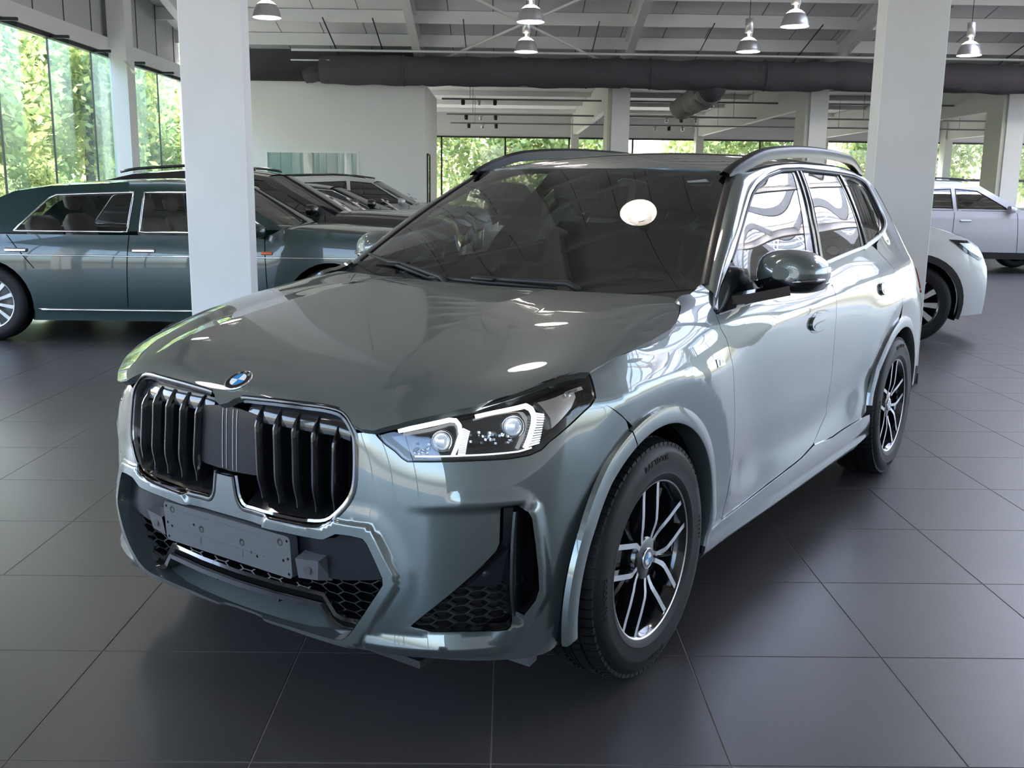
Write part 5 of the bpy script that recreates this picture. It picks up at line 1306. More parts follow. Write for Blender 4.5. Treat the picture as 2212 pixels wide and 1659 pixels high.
# light portals in the glazed openings
def portal(loc, rot, sx, sy):
    l = bpy.data.lights.new('daylight_portal', 'AREA'); l.shape = 'RECTANGLE'; l.size = sx; l.size_y = sy; l.cycles.is_portal = True
    o = bpy.data.objects.new('daylight_portal', l); COLL.objects.link(o); o.location = loc; o.rotation_euler = rot
R90 = math.pi/2
portal((X0+.02, (Y0+25)/2, 1.92), (0, -R90, 0), 3.84, 25-Y0); portal((X1-.02, (Y0+Y1)/2, 4.35), (0, R90, 0), 8.7, Y1-Y0)
portal((X0+3.9, Y0+.02, 2.62), (R90, 0, 0), 7.8, 5.24); portal(((X0+X1)/2, Y1-.02, 1.72), (-R90, 0, 0), X1-X0, 3.44)

_t = math.atan(SL); portal(((SKX0+SKX1)/2, (SKY0+SKY1)/2, roofz((SKY0+SKY1)/2)-.03), (-_t, 0, 0), SKX1-SKX0, (SKY1-SKY0)/math.cos(_t))

# ---------------------------------------------------------------- lamps, ducts, rails overhead
def lamp_proto():
    r = empty('pendant_lamp')
    prof = [(.225, 0), (.230, .008), (.222, .02), (.215, .06), (.195, .13), (.155, .20), (.10, .245), (.055, .265)]
    mb = MB(); mb.lathe(prof, n=36); mb.obj('shade', LAMPA, r, smooth=True)
    mb = MB(); mb.lathe([(q*.985, h+.003) for q, h in prof][::-1], n=36); mb.obj('reflector', LAMPI, r, smooth=True)
    mb = MB(); mb.lathe([(0, .10), (.11, .10)], n=24); mb.V = mb.V; o = mb.obj('bulb', LAMPE, r)
    mb = MB(); mb.lathe([(.03, .26), (.03, .34), (.075, .345), (.078, .60), (.07, .605), (0, .61)], n=24); mb.obj('gear_housing', LAMPA, r, smooth=True)
    mb = MB(); mb.tube([(.045, 0, .27), (.060, 0, .36)], .010, 6); mb.obj('bracket', LAMPA, r)
    return r
LP = [(-3.86, 17, 4.05), (.39, 17, 4.04), (4.67, 17, 4.03), (.38, 20, 3.96), (4.63, 20, 4.02), (8.88, 20, 4.01)]
hid = [(x, y, 4.03) for y in (14, 11, 8.6, 5, 2) for x in (-3.9, .4, 4.65)]
lp0 = None
for k, (x, y, z) in enumerate(LP+hid):
    if lp0 is None: lp0 = lamp_proto(); o = lp0
    else: o = dup(lp0)
    o.location = (x, y, z)
    near = 'over the pillars' if y < 17 else ''
    tag(o, 'spun aluminium dome pendant lamp hanging from the pitched ceiling', 'lamp', 'dome pendant lamps in rows')
    mb = MB(); mb.tube([(0, 0, .6), (0, 0, roofz(y)-z-.02)], .006, 5); mb.obj('suspension_cable', MULL, o)
# fabric air duct
def duct_mesh(p0, p1, r, n, seed, m, name, amp=.02):
    rng = random.Random(seed); p0, p1 = Vector(p0), Vector(p1); d = (p1-p0); L = d.length; d.normalize(); up = Vector((0, 0, 1)); sd = d.cross(up).normalized(); up = sd.cross(d); rows = []; K = 28
    ph = [rng.random()*6 for _ in range(8)]
    for i in range(n+1):
        t = i/n; seam = abs(((t*L) % 2.4)-1.2); row = []
        for q in range(K+1):
            a = 2*math.pi*q/K; w = amp*(math.sin(3*a+ph[0]+t*L*2.2)*.5+math.sin(5*a+t*L*4.1+ph[1])*.4+math.sin(t*L*7+ph[2])*.5); rr = r+w-(.02 if seam > 1.12 else 0); sag = -.02*abs(math.sin(t*L*math.pi/2.4))
            row.append(p0+d*(t*L)+sd*math.cos(a)*rr+up*(math.sin(a)*rr+sag))
        rows.append(row)
    mb = MB(); mb.grid(rows); mb.add(rows[0][:-1], [tuple(range(K))]); mb.add(rows[-1][:-1], [tuple(range(K))[::-1]]); return mb
du = duct_mesh((-4.35, 24.55, 4.09), (14.5, 24.55, 4.09), .335, 150, 4, FABRIC, 'd').obj('fabric_air_duct', FABRIC, smooth=True)
tag(du, 'long dark grey fabric air duct hanging along the roof edge', 'duct')
for x in (-2.4, 1.9, 3.4, 6.1, 9.9): 
    mb = MB(); mb.lathe([(.352, -.02), (.358, 0), (.352, .02)], (x, 24.55, 4.08), 'x', 28); mb.obj('duct_seam', FABRIC, du, smooth=True)
mb = MB(); mb.tube([(-5.0, 24.4, 4.50), (15, 24.4, 4.50)], .028, 6); mb.obj('suspension_rail', STEELW, du)
mb = MB(); mb.tube([(-5.0, 24.3, 4.26), (-4.1, 24.3, 4.26)], .016, 6); mb.obj('suspension_rail', STEELW, du)
# folded end and branch
mb = duct_mesh((-4.75, 24.6, 3.93), (-4.2, 24.55, 4.05), .16, 8, 8, FABRIC, 'e', .03); o = mb.obj('collapsed_end', FABRIC, du, smooth=True)
br = duct_mesh((4.95, 25.0, 3.75), (4.90, 29.0, 3.66), .30, 60, 9, FABRIC2, 'b', .03).obj('branch_air_duct', FABRIC2, smooth=True); tag(br, 'pale grey fabric branch duct running back from the dark duct', 'duct')
mb = MB(); mb.tube([(5.0, 24.5, 3.95), (4.97, 24.8, 3.82), (4.95, 25.3, 3.75), (4.95, 26.2, 3.74)], [.20, .30, .315, .31], 20); mb.obj('branch_elbow', FABRIC, br, smooth=True)
# lighting tracks in the lower hall
TRK = mat('track_grey', (0.22, 0.22, 0.22), 0.4)
for k, (y, z) in enumerate(((29.3, 3.85), (31.7, 3.60), (34.0, 3.48))):
    mb = MB(); mb.box((8.2, y, z), (20.0, .06, .05)); o = mb.obj('lighting_track', TRK); tag(o, 'slim grey spotlight track hung across the lower hall', 'light track', 'spotlight tracks in the lower hall')
    for j in range(6):
        mb = MB(); x = -1.2+.45*j+(4.8*(j//3)); mb.lathe([(0, -.16), (.05, -.16), (.06, -.04), (.02, 0)], (x, y, z), 'z', 12); mb.obj('spotlight', SILV if j % 2 else BLACKW, o, smooth=True)
    mb = MB()
    for x in (-1, 3, 7, 11, 15): mb.tube([(x, y, z), (x, y, 4.38)], .006, 4)
    mb.obj('track_wires', MULL, o)
TUBE = mat('tube_cover', (0.45, 0.45, 0.42), 0.5)
for y in (28.4, 30.6):
    for x in (.5, 5.4, 10.4):
        mb = MB(); mb.box((x, y, 4.355), (4.2, .12, .09)); o = mb.obj('tube_light', TUBE); tag(o, 'unlit tube light batten under the lower hall ceiling', 'light', 'tube battens in the lower hall')
# paper note taped to the facade post
mb = MB(); mb.grid([[(X0+.47, 20.28, 3.72), (X0+.47, 20.05, 3.70)], [(X0+.50, 20.30, 3.60), (X0+.62, 20.05, 3.56)], [(X0+.55, 20.27, 3.50), (X0+.78, 19.95, 3.45)]]); tag(mb.obj('paper_note', mat('old_paper', (0.72, 0.70, 0.52), .8)), 'curled yellowish paper note stuck on a white facade post', 'paper note')
# ---------------------------------------------------------------- trees outside
LEAF = bpy.data.materials.new('leaf'); LEAF.use_nodes = True
def _leaf(m, c1, c2):
    nt = m.node_tree; N = nt.nodes.new; L = nt.links.new; p = nt.nodes['Principled BSDF']; out = nt.nodes['Material Output']
    g = N('ShaderNodeNewGeometry'); mx = N('ShaderNodeMix'); mx.data_type = 'RGBA'; L(g.outputs['Random Per Island'], mx.inputs[0]); mx.inputs[6].default_value = (*c1, 1); mx.inputs[7].default_value = (*c2, 1)
    L(mx.outputs[2], p.inputs['Base Color']); p.inputs['Roughness'].default_value = .55
    t = N('ShaderNodeBsdfTranslucent'); L(mx.outputs[2], t.inputs[0]); ms = N('ShaderNodeMixShader'); ms.inputs[0].default_value = .45; L(p.outputs[0], ms.inputs[1]); L(t.outputs[0], ms.inputs[2]); L(ms.outputs[0], out.inputs['Surface'])
_leaf(LEAF, (0.17, 0.27, 0.09), (0.46, 0.52, 0.20))
BARK = mat('bark', (0.10, 0.08, 0.06), 0.9)
def crown(seed, n, rx, rz, ls):
    rng = np.random.RandomState(seed); k = 26; ce = rng.normal(size=(k, 3)); ce /= np.linalg.norm(ce, axis=1)[:, None]; ce *= (rng.rand(k, 1)**.4)*.75
    which = rng.randint(0, k, n); p = ce[which]+rng.normal(size=(n, 3))*.16; p *= np.array([rx, rx, rz])
    a = rng.normal(size=(n, 3)); a /= np.linalg.norm(a, axis=1)[:, None]; b = np.cross(a, rng.normal(size=(n, 3))); b /= np.linalg.norm(b, axis=1)[:, None]
    s = ls*(.6+.8*rng.rand(n, 1)); V = np.stack([p-a*s, p+b*s*.5, p+a*s, p-b*s*.5], 1).reshape(-1, 3); return V, np.arange(4*n).reshape(-1, 4)
cms = []
for sd in range(3):
    V, Fc = crown(sd, 5200, 2.6, 3.4, .15); me = bpy.data.meshes.new('crown'); me.from_pydata(V.tolist(), [], Fc.tolist()); me.materials.append(LEAF); cms.append(me)
mb = MB(); mb.tube([(0, 0, -.1), (.1, .05, 2), (0, .1, 4.5)], [.17, .14, .08], 8); tr0 = mb.obj('trunk', BARK, smooth=True); trm = tr0.data; bpy.data.objects.remove(tr0)
def tree(x, y, s, k, label, group, z=0):
    r = empty('tree', (x, y, -.05)); r.scale = (s, s, s); r.rotation_euler = (0, 0, k*1.7); tag(r, label, 'tree', group)
    link(bpy.data.objects.new('trunk', trm), r); c = bpy.data.objects.new('crown', cms[k % 3]); c.location = (0, 0, 3.9+z); link(c, r)
k = 0
for y in (12.5, 17, 21.2, 25.3, 29.6, 34.2, 39, 44):
    tree(-14.2+1.2*math.sin(y), y, .95+.12*math.sin(3*y), k, 'leafy green tree outside the left glazing', 'trees outside the left glazing'); k += 1
    tree(-18.5+1.0*math.cos(y), y+2.2, 1.35, k, 'leafy green tree outside the left glazing', 'trees outside the left glazing'); k += 1
for y in (15, 18.6, 23, 27, 31.5):
    tree(-12.0, y, .42, k, 'low leafy green shrub outside the left glazing', 'shrubs outside the left glazing', -1.9); k += 1
for x in (-7.5, -3.6, -.4, 3.0, 9.6, 13.0, 17.2, 21, 25):
    tree(x, 48.5+1.5*math.sin(x), .95+.1*math.cos(2*x), k, 'leafy green tree beyond the far windows', 'trees beyond the far windows'); k += 1
for x in (-5, -1.8, 1.6):
    tree(x, 46.2, .40, k, 'low leafy green shrub beyond the far windows', 'shrubs beyond the far windows', -1.9); k += 1

# ---------------------------------------------------------------- other vehicles in the hall
def gwheel(r, w, spokes, twin, rimm, face):
    """generic road wheel, axis along y, outer face towards +y"""
    e = None
    mb = MB(); h = w/2; mb.lathe([(r*.66, -h*.9), (r*.80, -h), (r*.94, -h*.95), (r, -h*.7), (r, h*.7), (r*.94, h*.95), (r*.80, h), (r*.67, h*.92)], n=40, axis='y'); t = mb.obj('tyre', RUB, None, smooth=True)
    mb = MB(); mb.lathe([(r*.67, h*.92), (r*.645, h*.90), (r*.62, h*.6), (r*.60, -h*.5), (0, -h*.3)], n=40, axis='y'); rim = mb.obj('wheel_rim', rimm, t, smooth=True)
    for k in range(spokes):
        a = 2*math.pi*k/spokes+.3; ax = np.array([math.cos(a), math.sin(a)]); tn = np.array([-ax[1], ax[0]]); rows = []
        for l, q in ((r*.64, r*twin), (r*.35, r*twin*.75), (r*.10, r*twin*.5)):
            A = ax*l+tn*q; B = ax*l-tn*q; y = h*.80 if l > r*.2 else h*.72; rows.append([(A[0], y-.04, A[1]), (A[0], y, A[1]), (B[0], y, B[1]), (B[0], y-.04, B[1])])
        mb = MB(); mb.grid(rows); mb.obj('spoke', face, rim)
    mb = MB(); mb.lathe([(r*.13, h*.6), (r*.13, h*.82), (r*.10, h*.86), (0, h*.86)], n=20, axis='y'); mb.obj('hub_cap', face, rim, smooth=True)
    return t
def lerp_tab(tab): xs = [p[0] for p in tab]; zs = [p[1] for p in tab]; return lambda x: np.interp(x, xs, zs)
def gencar(name, label, cat, pos, rz, paint, sp, group=None):
    """vehicle built from measured side profiles; local x forward from the front axle"""
    r = empty(name, (pos[0], pos[1], 0), rz); tag(r, label, cat, group)
    zt, zb, zr = lerp_tab(sp['deck']), lerp_tab(sp['bottom']), lerp_tab(sp['roof']); hw = sp['hw']; x0, x1 = sp['ends']
    xr0, xr1 = sp['roof'][0][0], sp['roof'][-1][0]
    def wid(x): x = np.asarray(x, float); f = np.clip((x1-x)/.55, 0, 1); b = np.clip((x-x0)/.5, 0, 1); return hw*(1-.16*(1-f)**2.2-.13*(1-b)**2.2)
    def Sd(x, z):
        x = np.asarray(x, float).ravel(); z = np.asarray(z, float).ravel(); t = (z-zb(x))/np.maximum(zt(x)-zb(x), .1)
        y = wid(x)*(1-.060*np.clip((.60-t)/.60, 0, 1)**2-.05*np.clip((t-.62)/.38, 0, 1)**2.2); zs = sp.get('crease')
        if zs: y = y+.010*np.exp(-np.abs(z-zs)/.05)
        return np.stack([x, y, z], 1)
    R_ = sp['wr']; axs = sp['axles']
    xs = np.linspace(x1-.01, x0+.01, 70); top = [(x, float(zt(x))) for x in xs]
    bot = []
    def arch(c): return [(c+(R_+.055)*math.cos(a), R_*.98+(R_+.055)*math.sin(a)) for a in np.linspace(math.pi+.35, -.35, 20)]
    pts = [(x0+.01, float(zb(x0+.01)))]
    for c in sorted(axs):
        A = [p for p in arch(c) if p[1] > float(zb(p[0]))]; pts += [(A[0][0], float(zb(A[0][0])))]+A+[(A[-1][0], float(zb(A[-1][0])))]
    pts += [(x1-.01, float(zb(x1-.01)))]
    poly = pts+top
    for sg in (1, -1):
        b_ = panel('body_side', poly, Sd, paint, r, step=.07, flange=.02, sgn=sg, flip=-1, gap=0, bstep=.05)
        for sx in sp['seams']:
            q = [Sd([x], [z])[0]*np.array([1, sg, 1])+np.array([0, sg*.001, 0]) for x, z in zip(np.linspace(sx[0], sx[1], 8), np.linspace(sx[2], sx[3], 8))]
            mb = MB(); mb.tube([tuple(p) for p in q], .004, 4); mb.obj('door_gap', DARK, b_)
        for hx, hz in sp.get('handles', []):
            p = Sd([hx], [hz])[0]; mb = MB(); mb.box((p[0], sg*(p[1]+.012), p[2]), (.20, .025, .035), bev=.010); mb.obj('door_handle', sp.get('handle_mat', paint), b_)
        for (za, xa, xb, wd, m_, nm) in sp.get('strips', []):
            q = [Sd([x], [za])[0]*np.array([1, sg, 1]) for x in np.linspace(xa, xb, 24)]; mb = MB(); mb.tube([tuple(p) for p in q], wd, 6); mb.obj(nm, m_, b_, smooth=True)
        if 'clad' in sp:
            for c in axs:
                mb = MB(); rows = []
                for a in np.linspace(math.pi+.3, -.3, 24):
                    row = []
                    for rr_ in (R_+.05, R_+.115):
                        x, z = c+rr_*math.cos(a), R_*.98+rr_*math.sin(a); y = Sd([min(max(x, x0+.03), x1-.03)], [z])[0][1]; row.append((x, sg*(y+.008), z))
                    rows.append(row if sg > 0 else row[::-1])
                mb.grid(rows); mb.obj('arch_cladding', sp['clad'], b_)
            mb = MB(); rows = []
            for x in np.linspace(axs[1]+R_+.06, axs[0]-R_-.06, 12):
                rows.append([(x, sg*(Sd([x], [z])[0][1]+.006), z) for z in (float(zb(x))+.12, float(zb(x))-.0)])
            mb.grid(rows); mb.obj('sill_cladding', sp['clad'], b_)
    # bonnet and boot decks, nose and tail
    def deck(name, a, b, m_=paint):
        mb = MB(); rows = []
        for x in np.linspace(a, b, 16):
            w_ = float(Sd([x], [float(zt(x))-.001])[0][1]); rows.append([(x, w_*t, float(zt(x))+sp.get('crown', .03)*(1-abs(t)**2.5)) for t in np.linspace(-1, 1, 13)])
        mb.grid(rows); return mb.obj(name, m_, r, smooth=True)
    deck('bonnet', x1-.012, sp['cowl']-.05); deck('boot_deck', sp['rear_base']+.1, x0+.012) if sp.get('boot') else None
    for nm, xe, sgx in (('front_fascia', x1-.012, 1), ('rear_fascia', x0+.012, -1)):
        mb = MB(); rows = []
        for t in np.linspace(0, 1, 9):
            z = float(zb(xe))+(float(zt(xe))-float(zb(xe)))*t; w_ = float(Sd([xe], [z])[0][1]); rows.append([(xe+sgx*sp.get('bulge', .10)*(1-abs(s)**2.6), w_*s, z+(sp.get('crown', .03)*(1-abs(s)**2.5) if t == 1 else 0)) for s in np.linspace(-1, 1, 15)])
        mb.grid(rows if sgx < 0 else [q[::-1] for q in rows]); mb.obj(nm, paint, r, smooth=True)
    # cabin
    wb_ = lambda x: float(Sd([x], [float(zt(x))-.001])[0][1])-.012
    wr_ = sp['roofw']; ztop = max(z for x, z in sp['roof'])
    def Sg(x, z):
        x = np.asarray(x, float).ravel(); z = np.asarray(z, float).ravel(); b = zt(x); t = np.clip((z-b)/max(ztop-1.0, .2), -.2, 1.05)
        w_ = wid(np.clip(x, sp['rear_base'], sp['cowl']))*.945; return np.stack([x, w_+(wr_-w_)*t**1.15 if False else w_+(wr_-w_)*np.sign(t)*np.abs(t)**1.15, z], 1)
    rp_ = [(x, z-.012) for x, z in sp['roof']]; cab = [(xr0, float(zt(xr0))-.01)]+[(xr1, float(zt(xr1))-.01)]+rp_[::-1]
    interior = sp.get('interior'); gm = sp.get('glass', GLSD)
    for sg in (1, -1):
        c_ = panel('cabin_side', cab, Sg, paint, r, holes=[w['poly'] for w in sp['windows']], step=.08, flange=.0, sgn=sg, flip=-1, gap=0, bstep=.05)
        for w in sp['windows']:
            panel('side_window', w['poly'], Sg, gm, c_, step=.12, flange=0, sgn=sg, flip=-1, gap=-.002, off=-.004)
            L = resample(w['poly'], .06); A = Sg(L[:, 0], L[:, 1]); A[:, 1] = (A[:, 1]+.002)*sg; mb = MB(); mb.tube([tuple(p) for p in A], w.get('fr', .008), 6, True); mb.obj('window_trim', w.get('trim', BLK), c_, smooth=True)
    fr_x = sp['roof_front']; rr_x = sp['roof_rear']
    mb = MB(); rows = []
    for x in np.linspace(rr_x, fr_x, 14):
        y = float(Sg([x], [float(zr(x))-.012])[0][1]); rows.append([(x, y*t, float(zr(x))-.012+.035*(1-abs(t)**3)) for t in np.linspace(-1, 1, 13)])
    mb.grid([q[::-1] for q in rows]); ro = mb.obj('roof', sp.get('roof_mat', paint), r, smooth=True)
    for nm, xa, xb in (('windscreen', fr_x, xr1), ('rear_screen', rr_x, xr0)):
        mb = MB(); rows = []
        for x in np.linspace(xa, xb, 9):
            z = float(zr(x))-.012; y = float(Sg([x], [z])[0][1]); rows.append([(x+(.06 if nm == 'windscreen' else -.06)*(1-s*s), y*s, z+.02*(1-abs(s)**3)) for s in np.linspace(-1, 1, 11)])
        mb.grid(rows); mb.obj(nm, sp.get('ws_glass', gm), r, smooth=True)
    # rails
    if sp.get('rails'):
        for sg in (1, -1):
            q = []
            for x in np.linspace(fr_x-.15, rr_x+.15, 16):
                y = float(Sg([x], [float(zr(x))-.012])[0][1]); q.append((x, sg*(y-.03), float(zr(x))+.045))
            mb = MB(); mb.tube(q, .016, 6); mb.obj('roof_rail', sp['rails'], ro, smooth=True)
    # wheels
    t0 = None
    for c in axs:
        for sg in (1, -1):
            if t0 is None: t0 = gwheel(R_, .225, sp['spokes'], sp['twin'], sp['rim'], sp['face']); t0.parent = r; o = t0
            else: o = dup(t0, r)
            o.location = (c, sg*(hw-.125), R_); o.rotation_euler = (0, .4*sg, 0 if sg > 0 else math.pi)
            mb = MB(); mb.lathe([(R_+.058, hw-.34), (R_+.058, hw-.03)], (c, 0, R_*.98), 'y', 24, -.35, math.pi+.35); mb.lathe([(.02, hw-.34), (R_+.058, hw-.34)], (c, 0, R_*.98), 'y', 24, -.35, math.pi+.35)
            if sg < 0: mb.V = [(x, -y, z) for x, y, z in mb.V]
            mb.obj('wheel_well', DARK, r)
    mb = MB(); mb.box(((x0+x1)/2, 0, float(zb(0))+.10), (x1-x0-1.1, hw*1.2, .12)); mb.obj('floor_pan', DARK, r)
    # mirrors, lamps
    for sg in (1, -1):
        mx = sp['mirror']; y = float(Sg([mx[0]], [mx[1]])[0][1]); mb = MB()
        ring = [[(mx[0]+dx, sg*(y+.10)+a*.10*s_, mx[1]+.02+b*.065*s_) for a, b in superell(16)] for dx, s_ in ((.07, .4), (.05, .8), (0, 1), (-.05, .98))]; ring = [q+[q[0]] for q in ring]
        mb.grid(ring); mb.add(ring[-1][:-1], [tuple(range(16))]); mb.add(ring[0][:-1], [tuple(range(16))[::-1]]); mb.box((mx[0], sg*(y+.0), mx[1]-.035), (.06, .14, .03)); mb.obj('door_mirror', sp.get('mirror_mat', paint), r, smooth=True)
        if 'headlight' in sp:
            hp = sp['headlight']; o = panel('headlight', hp, Sd, BLK, r, step=.05, flange=.01, sgn=sg, flip=-1, gap=0, off=.004)
            c = np.array(hp).mean(0); panel('headlight_lens', c+(np.array(hp)-c)*.7+np.array([.03, .0]), Sd, SILV, o, step=.05, flange=.0, sgn=sg, flip=-1, gap=0, off=.007)
        if 'tail' in sp: panel('tail_light', sp['tail'], Sd, REDL, r, step=.05, flange=.01, sgn=sg, flip=-1, gap=0, off=.004)
    if interior:
        lea, rows_ = interior
        for xs_, ys_ in rows_:
            for y in ys_:
                mb = MB(); mb.box((xs_+.10, y, .48), (.50, .50, .20), bev=.07); o = mb.obj('seat', lea, r, auto=60)
                mb = MB(); mb.box((0, 0, .30), (.17, .50, .60), bev=.07); b = mb.obj('seat_back', lea, o, auto=60); b.location = (xs_-.18, y, .52); b.rotation_euler = (0, -.25, 0)
                mb = MB(); mb.box((0, 0, .72), (.10, .27, .17), bev=.05); b = mb.obj('headrest', lea, o, auto=60); b.location = (xs_-.18, y, .52); b.rotation_euler = (0, -.25, 0)
        mb = MB(); mb.box((-.62, 0, .84), (.30, hw*1.5, .18), bev=.05); mb.obj('dashboard', DASH, r, auto=50)
        mb = MB(); n = 30; mb.tube([(0, .19*math.cos(2*math.pi*i/n), .19*math.sin(2*math.pi*i/n)) for i in range(n)], .013, 8, True); s_ = mb.obj('steering_wheel', BLK, r, smooth=True); s_.location = (-.92, sp.get('drive', .36), .86); s_.rotation_euler = (0, .4, 0)
    else:
        mb = MB(); mb.box(((sp['cowl']+sp['rear_base'])/2, 0, .85), (abs(sp['cowl']-sp['rear_base'])*.8, hw*1.5, .5)); mb.obj('cabin_block', DARK, r)
    return r, Sd, Sg
GREEN = mat('dark_green_paint', (0.003, 0.024, 0.022), 0.3, 0.0, 1.0, 0.01); LEATH = mat('tan_leather', (0.22, 0.175, 0.145), 0.55)
BLACKP = mat('black_paint', (0.005, 0.005, 0.006), 0.3, 0, 1.0, 0.01); WHITEPT = mat('white_paint', (0.72, 0.73, 0.74), 0.35, 0, 1.0, 0.01); SILVPT = mat('silver_paint', (0.52, 0.53, 0.58), 0.35, 0.3, 1.0, 0.01); GREYPT = mat('pearl_paint', (0.42, 0.42, 0.40), 0.35, 0.2, 1.0, 0.01)
limo = dict(deck=[(-4.35, .80), (-4.25, .93), (-3.6, .965), (-2.85, .955), (-.55, .96), (-.42, 1.03), (.0, 1.005), (.44, .975), (.70, .93), (.86, .78)], bottom=[(-4.35, .38), (-4.1, .24), (-3.5, .19), (.3, .19), (.7, .24), (.86, .36)],
    roof=[(-3.45, .985), (-3.15, 1.20), (-2.85, 1.34), (-2.54, 1.39), (-1.83, 1.432), (-1.52, 1.44), (-1.23, 1.43), (-1.0, 1.385), (-.42, 1.04)], hw=.94, ends=(-4.36, .87), wr=.345, axles=(0, -3.06), cowl=-.42, rear_base=-3.45, boot=True, roof_front=-1.0, roof_rear=-2.85, roofw=.66,
    windows=[dict(poly=[(-2.80, .985), (-2.53, 1.27), (-2.47, 1.30), (-1.785, 1.33), (-1.80, .985)], trim=CHROME, fr=.010), dict(poly=[(-1.69, .985), (-1.69, 1.33), (-1.12, 1.335), (-.98, 1.30), (-.60, 1.04), (-.60, .985)], trim=CHROME, fr=.010)],
    seams=[(-1.78, -1.82, .955, .32), (-.58, -.56, .96, .34), (-2.86, -2.62, .95, .66)], handles=[(-2.77, .82), (-1.65, .825)], handle_mat=CHROME, strips=[(.775, -4.2, .8, .007, CHROME, 'waist_moulding'), (.29, -2.62, -.42, .012, CHROME, 'sill_moulding')],
    spokes=12, twin=.05, rim=SILV, face=SILV, mirror=(-.62, .99), headlight=None, interior=(LEATH, [(-1.45, (.36, -.36)), (-2.45, (.40, -.40))]), glass=glass_mat('limo_glass', (.62, .66, .63), .08), ws_glass=glass_mat('limo_screen', (.62, .66, .63), .08), drive=-.36, mirror_mat=GREEN)
limo.pop('headlight')
lim, _, _ = gencar('limousine', 'dark green classic limousine with chrome trim and tan leather, parked behind a white pillar', 'car', (-1.54, 8.93+.94), 0, GREEN, limo)
mb = MB(); mb.box((-.56, -.945, .815), (.10, .016, .028), bev=.008); mb.obj('side_marker', mat('amber_lens', (.75, .16, .04), .2), lim)
mb = MB(); mb.box((-2.72, -.80, 1.10), (.016, .02, .016)); mb.obj('door_lock', CHROME, lim)
def suv(**kw):
    d = dict(deck=[(-3.62, .95), (-3.5, 1.10), (-.65, 1.075), (-.3, 1.07), (.2, 1.04), (.55, .985), (.74, .90), (.80, .72)], bottom=[(-3.62, .40), (-3.4, .27), (.5, .25), (.74, .27), (.80, .36)],
        roof=[(-3.55, 1.12), (-3.25, 1.44), (-2.9, 1.525), (-2.2, 1.575), (-1.75, 1.565), (-1.38, 1.51), (-.60, 1.085)], hw=.93, ends=(-3.63, .81), wr=.37, axles=(0, -2.75), cowl=-.6, rear_base=-3.5, roof_front=-1.38, roof_rear=-3.2, roofw=.66, crown=.05,
        windows=[dict(poly=[(-1.76, 1.11), (-1.80, 1.49), (-1.42, 1.46), (-.92, 1.17), (-.88, 1.11)]), dict(poly=[(-2.72, 1.12), (-2.66, 1.45), (-1.88, 1.49), (-1.84, 1.11)]), dict(poly=[(-3.25, 1.16), (-3.10, 1.38), (-2.74, 1.44), (-2.80, 1.13)])],
        seams=[(-1.82, -1.84, 1.08, .36), (-.72, -.66, 1.08, .36), (-2.80, -2.5, 1.09, .70)], handles=[(-1.62, .93), (-2.60, .95)], crease=.97, spokes=5, twin=.10, rim=BLK, face=ALU, mirror=(-.85, 1.12), headlight=[(.30, .985), (.60, .90), (.76, .80), (.70, .76), (.50, .83)], bulge=.12, tail=[(-3.58, .95), (-3.3, .98), (-3.3, 1.04), (-3.56, 1.04)], rails=BLK)
    d.update(kw); return d
gencar('estate_car', 'black SUV with a pink card behind its windscreen, beside the green limousine', 'car', (-1.30, 11.4+.93), 0, BLACKP, suv(clad=BLKM))
gencar('estate_car', 'dark grey car between the black SUV and the black estate in the row', 'car', (-1.45, 13.75+.93), 0, mat('graphite_paint', (.03, .03, .032), .3, 0, 1, .01), suv(roof=[(-3.55, 1.06), (-3.1, 1.32), (-2.5, 1.42), (-2.0, 1.44), (-1.55, 1.40), (-.60, 1.05)], deck=[(-3.62, .9), (-3.5, 1.04), (-.65, 1.04), (-.3, 1.03), (.2, 1.0), (.55, .95), (.74, .87), (.80, .70)], windows=[dict(poly=[(-1.76, 1.07), (-1.80, 1.37), (-1.5, 1.36), (-.92, 1.12), (-.88, 1.07)]), dict(poly=[(-2.9, 1.10), (-2.6, 1.33), (-1.88, 1.37), (-1.84, 1.07)])], rails=None, roof_front=-1.55, roof_rear=-3.1))
gencar('estate_car', 'black estate car with silver window trim, in front of the pale SUV by the office', 'car', (-1.25, 16.1+.93), 0, BLACKP, suv(roof=[(-3.55, 1.0), (-3.1, 1.30), (-2.5, 1.40), (-2.0, 1.42), (-1.55, 1.37), (-.60, 1.0)], deck=[(-3.62, .88), (-3.5, 1.0), (-.65, .99), (-.3, .985), (.2, .96), (.55, .92), (.74, .84), (.80, .68)], windows=[dict(poly=[(-1.76, 1.03), (-1.80, 1.35), (-1.5, 1.33), (-.92, 1.08), (-.88, 1.03)], trim=CHROME), dict(poly=[(-2.9, 1.06), (-2.6, 1.31), (-1.88, 1.35), (-1.84, 1.03)], trim=CHROME)], rails=None, roof_front=-1.55, roof_rear=-3.1))
gencar('estate_car', 'pale pearl SUV with a black roof rail, nearest the white office', 'car', (-1.02, 18.5+.93), 0, GREYPT, suv(roof=[(-3.9, 1.1), (-3.6, 1.47), (-3.0, 1.54), (-2.2, 1.57), (-1.9, 1.56), (-1.42, 1.50), (-.68, 1.085)], ends=(-3.95, .81), rear_base=-3.85, roof_rear=-3.5))
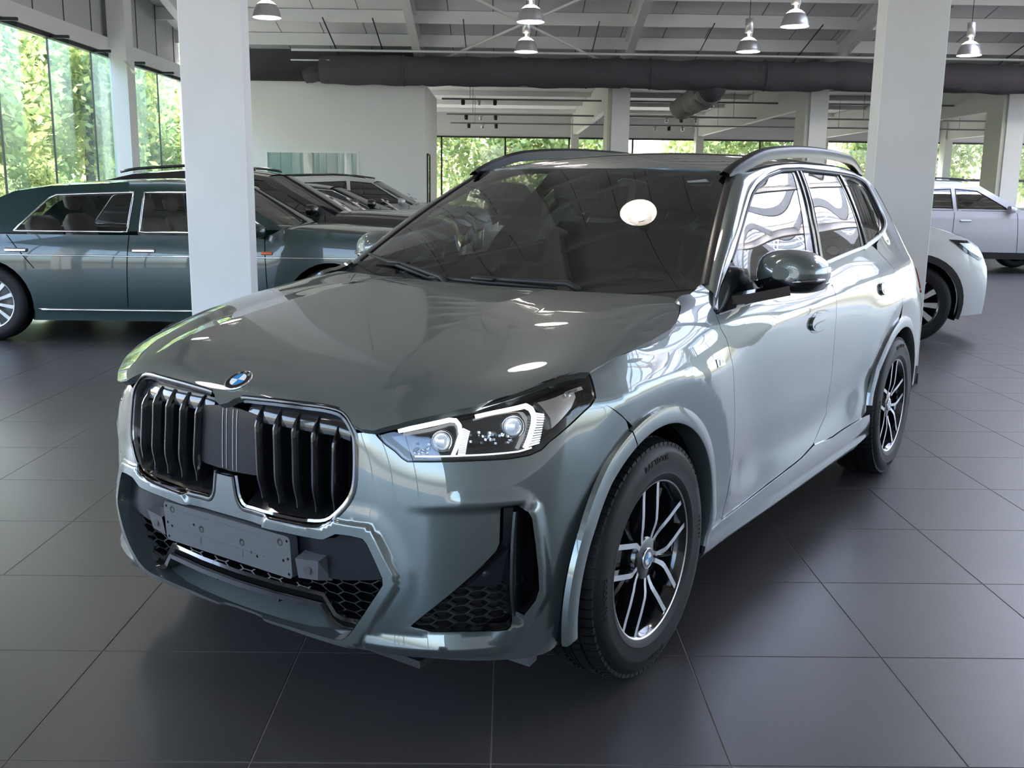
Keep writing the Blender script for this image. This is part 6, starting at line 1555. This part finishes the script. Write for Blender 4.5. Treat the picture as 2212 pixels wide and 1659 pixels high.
gencar('white_suv', 'white SUV with black arch cladding and five-spoke bicolour wheel, its nose past the beige pillar', 'car', (3.97, 9.5+.93), math.radians(-3), WHITEPT, suv(clad=BLKM, spokes=10, twin=.075, deck=[(-3.62, .95), (-3.5, 1.13), (-.65, 1.13), (-.1, 1.12), (.2, 1.07), (.45, 1.0), (.62, .90), (.72, .72)], ends=(-3.63, .73), headlight=[(.28, .985), (.46, .975), (.60, .88), (.66, .80), (.60, .79), (.44, .87)]))
gencar('silver_suv', 'silver-white SUV with dark glass, beyond the white SUV with black arches', 'car', (9.95, 18+.93), math.radians(-4), SILVPT, suv(clad=BLKM, roof=[(-3.55, 1.12), (-3.25, 1.48), (-2.9, 1.57), (-2.2, 1.64), (-1.75, 1.63), (-1.38, 1.57), (-.60, 1.12)], deck=[(-3.62, .95), (-3.5, 1.16), (-.65, 1.13), (-.3, 1.12), (.2, 1.08), (.55, 1.02), (.74, .92), (.80, .72)]))
gencar('dark_van', 'dark SUV with pale roof edge parked beyond the silver-white SUV', 'car', (14.6, 24.5), math.radians(-100), SILVPT, suv(glass=BLK, ws_glass=BLK))
gencar('dark_van', 'black SUV parked beyond the office corner, seen past the windscreen pillar', 'car', (.2, 31.0), math.radians(-80), BLACKP, suv())
# price cards behind the windscreens
CARD = mat('pink_card', (0.75, 0.60, 0.64), 0.6)
for x, y, z, lb in ((-2.28, 11.75, 1.16, 'pink price card behind the windscreen of the black SUV'), (-2.40, 14.1, 1.10, 'pink price card behind the windscreen of the dark grey car'), (-2.20, 16.45, 1.06, 'pink price card behind the windscreen of the black estate'), (-2.05, 18.9, 1.16, 'pink price card behind the windscreen of the pale SUV')):
    mb = MB(); mb.box((0, 0, 0), (.34, .20, .004)); o = mb.obj('price_card', CARD); o.location = (x+.35, y+.1, z+.05); o.rotation_euler = (0, math.radians(33), 0); tag(o, lb, 'card')
    mb = MB(); mb.box((-.10, 0, .003), (.05, .16, .001)); mb.box((.06, 0, .003), (.04, .10, .001)); mb.obj('card_print', BLKM, o)
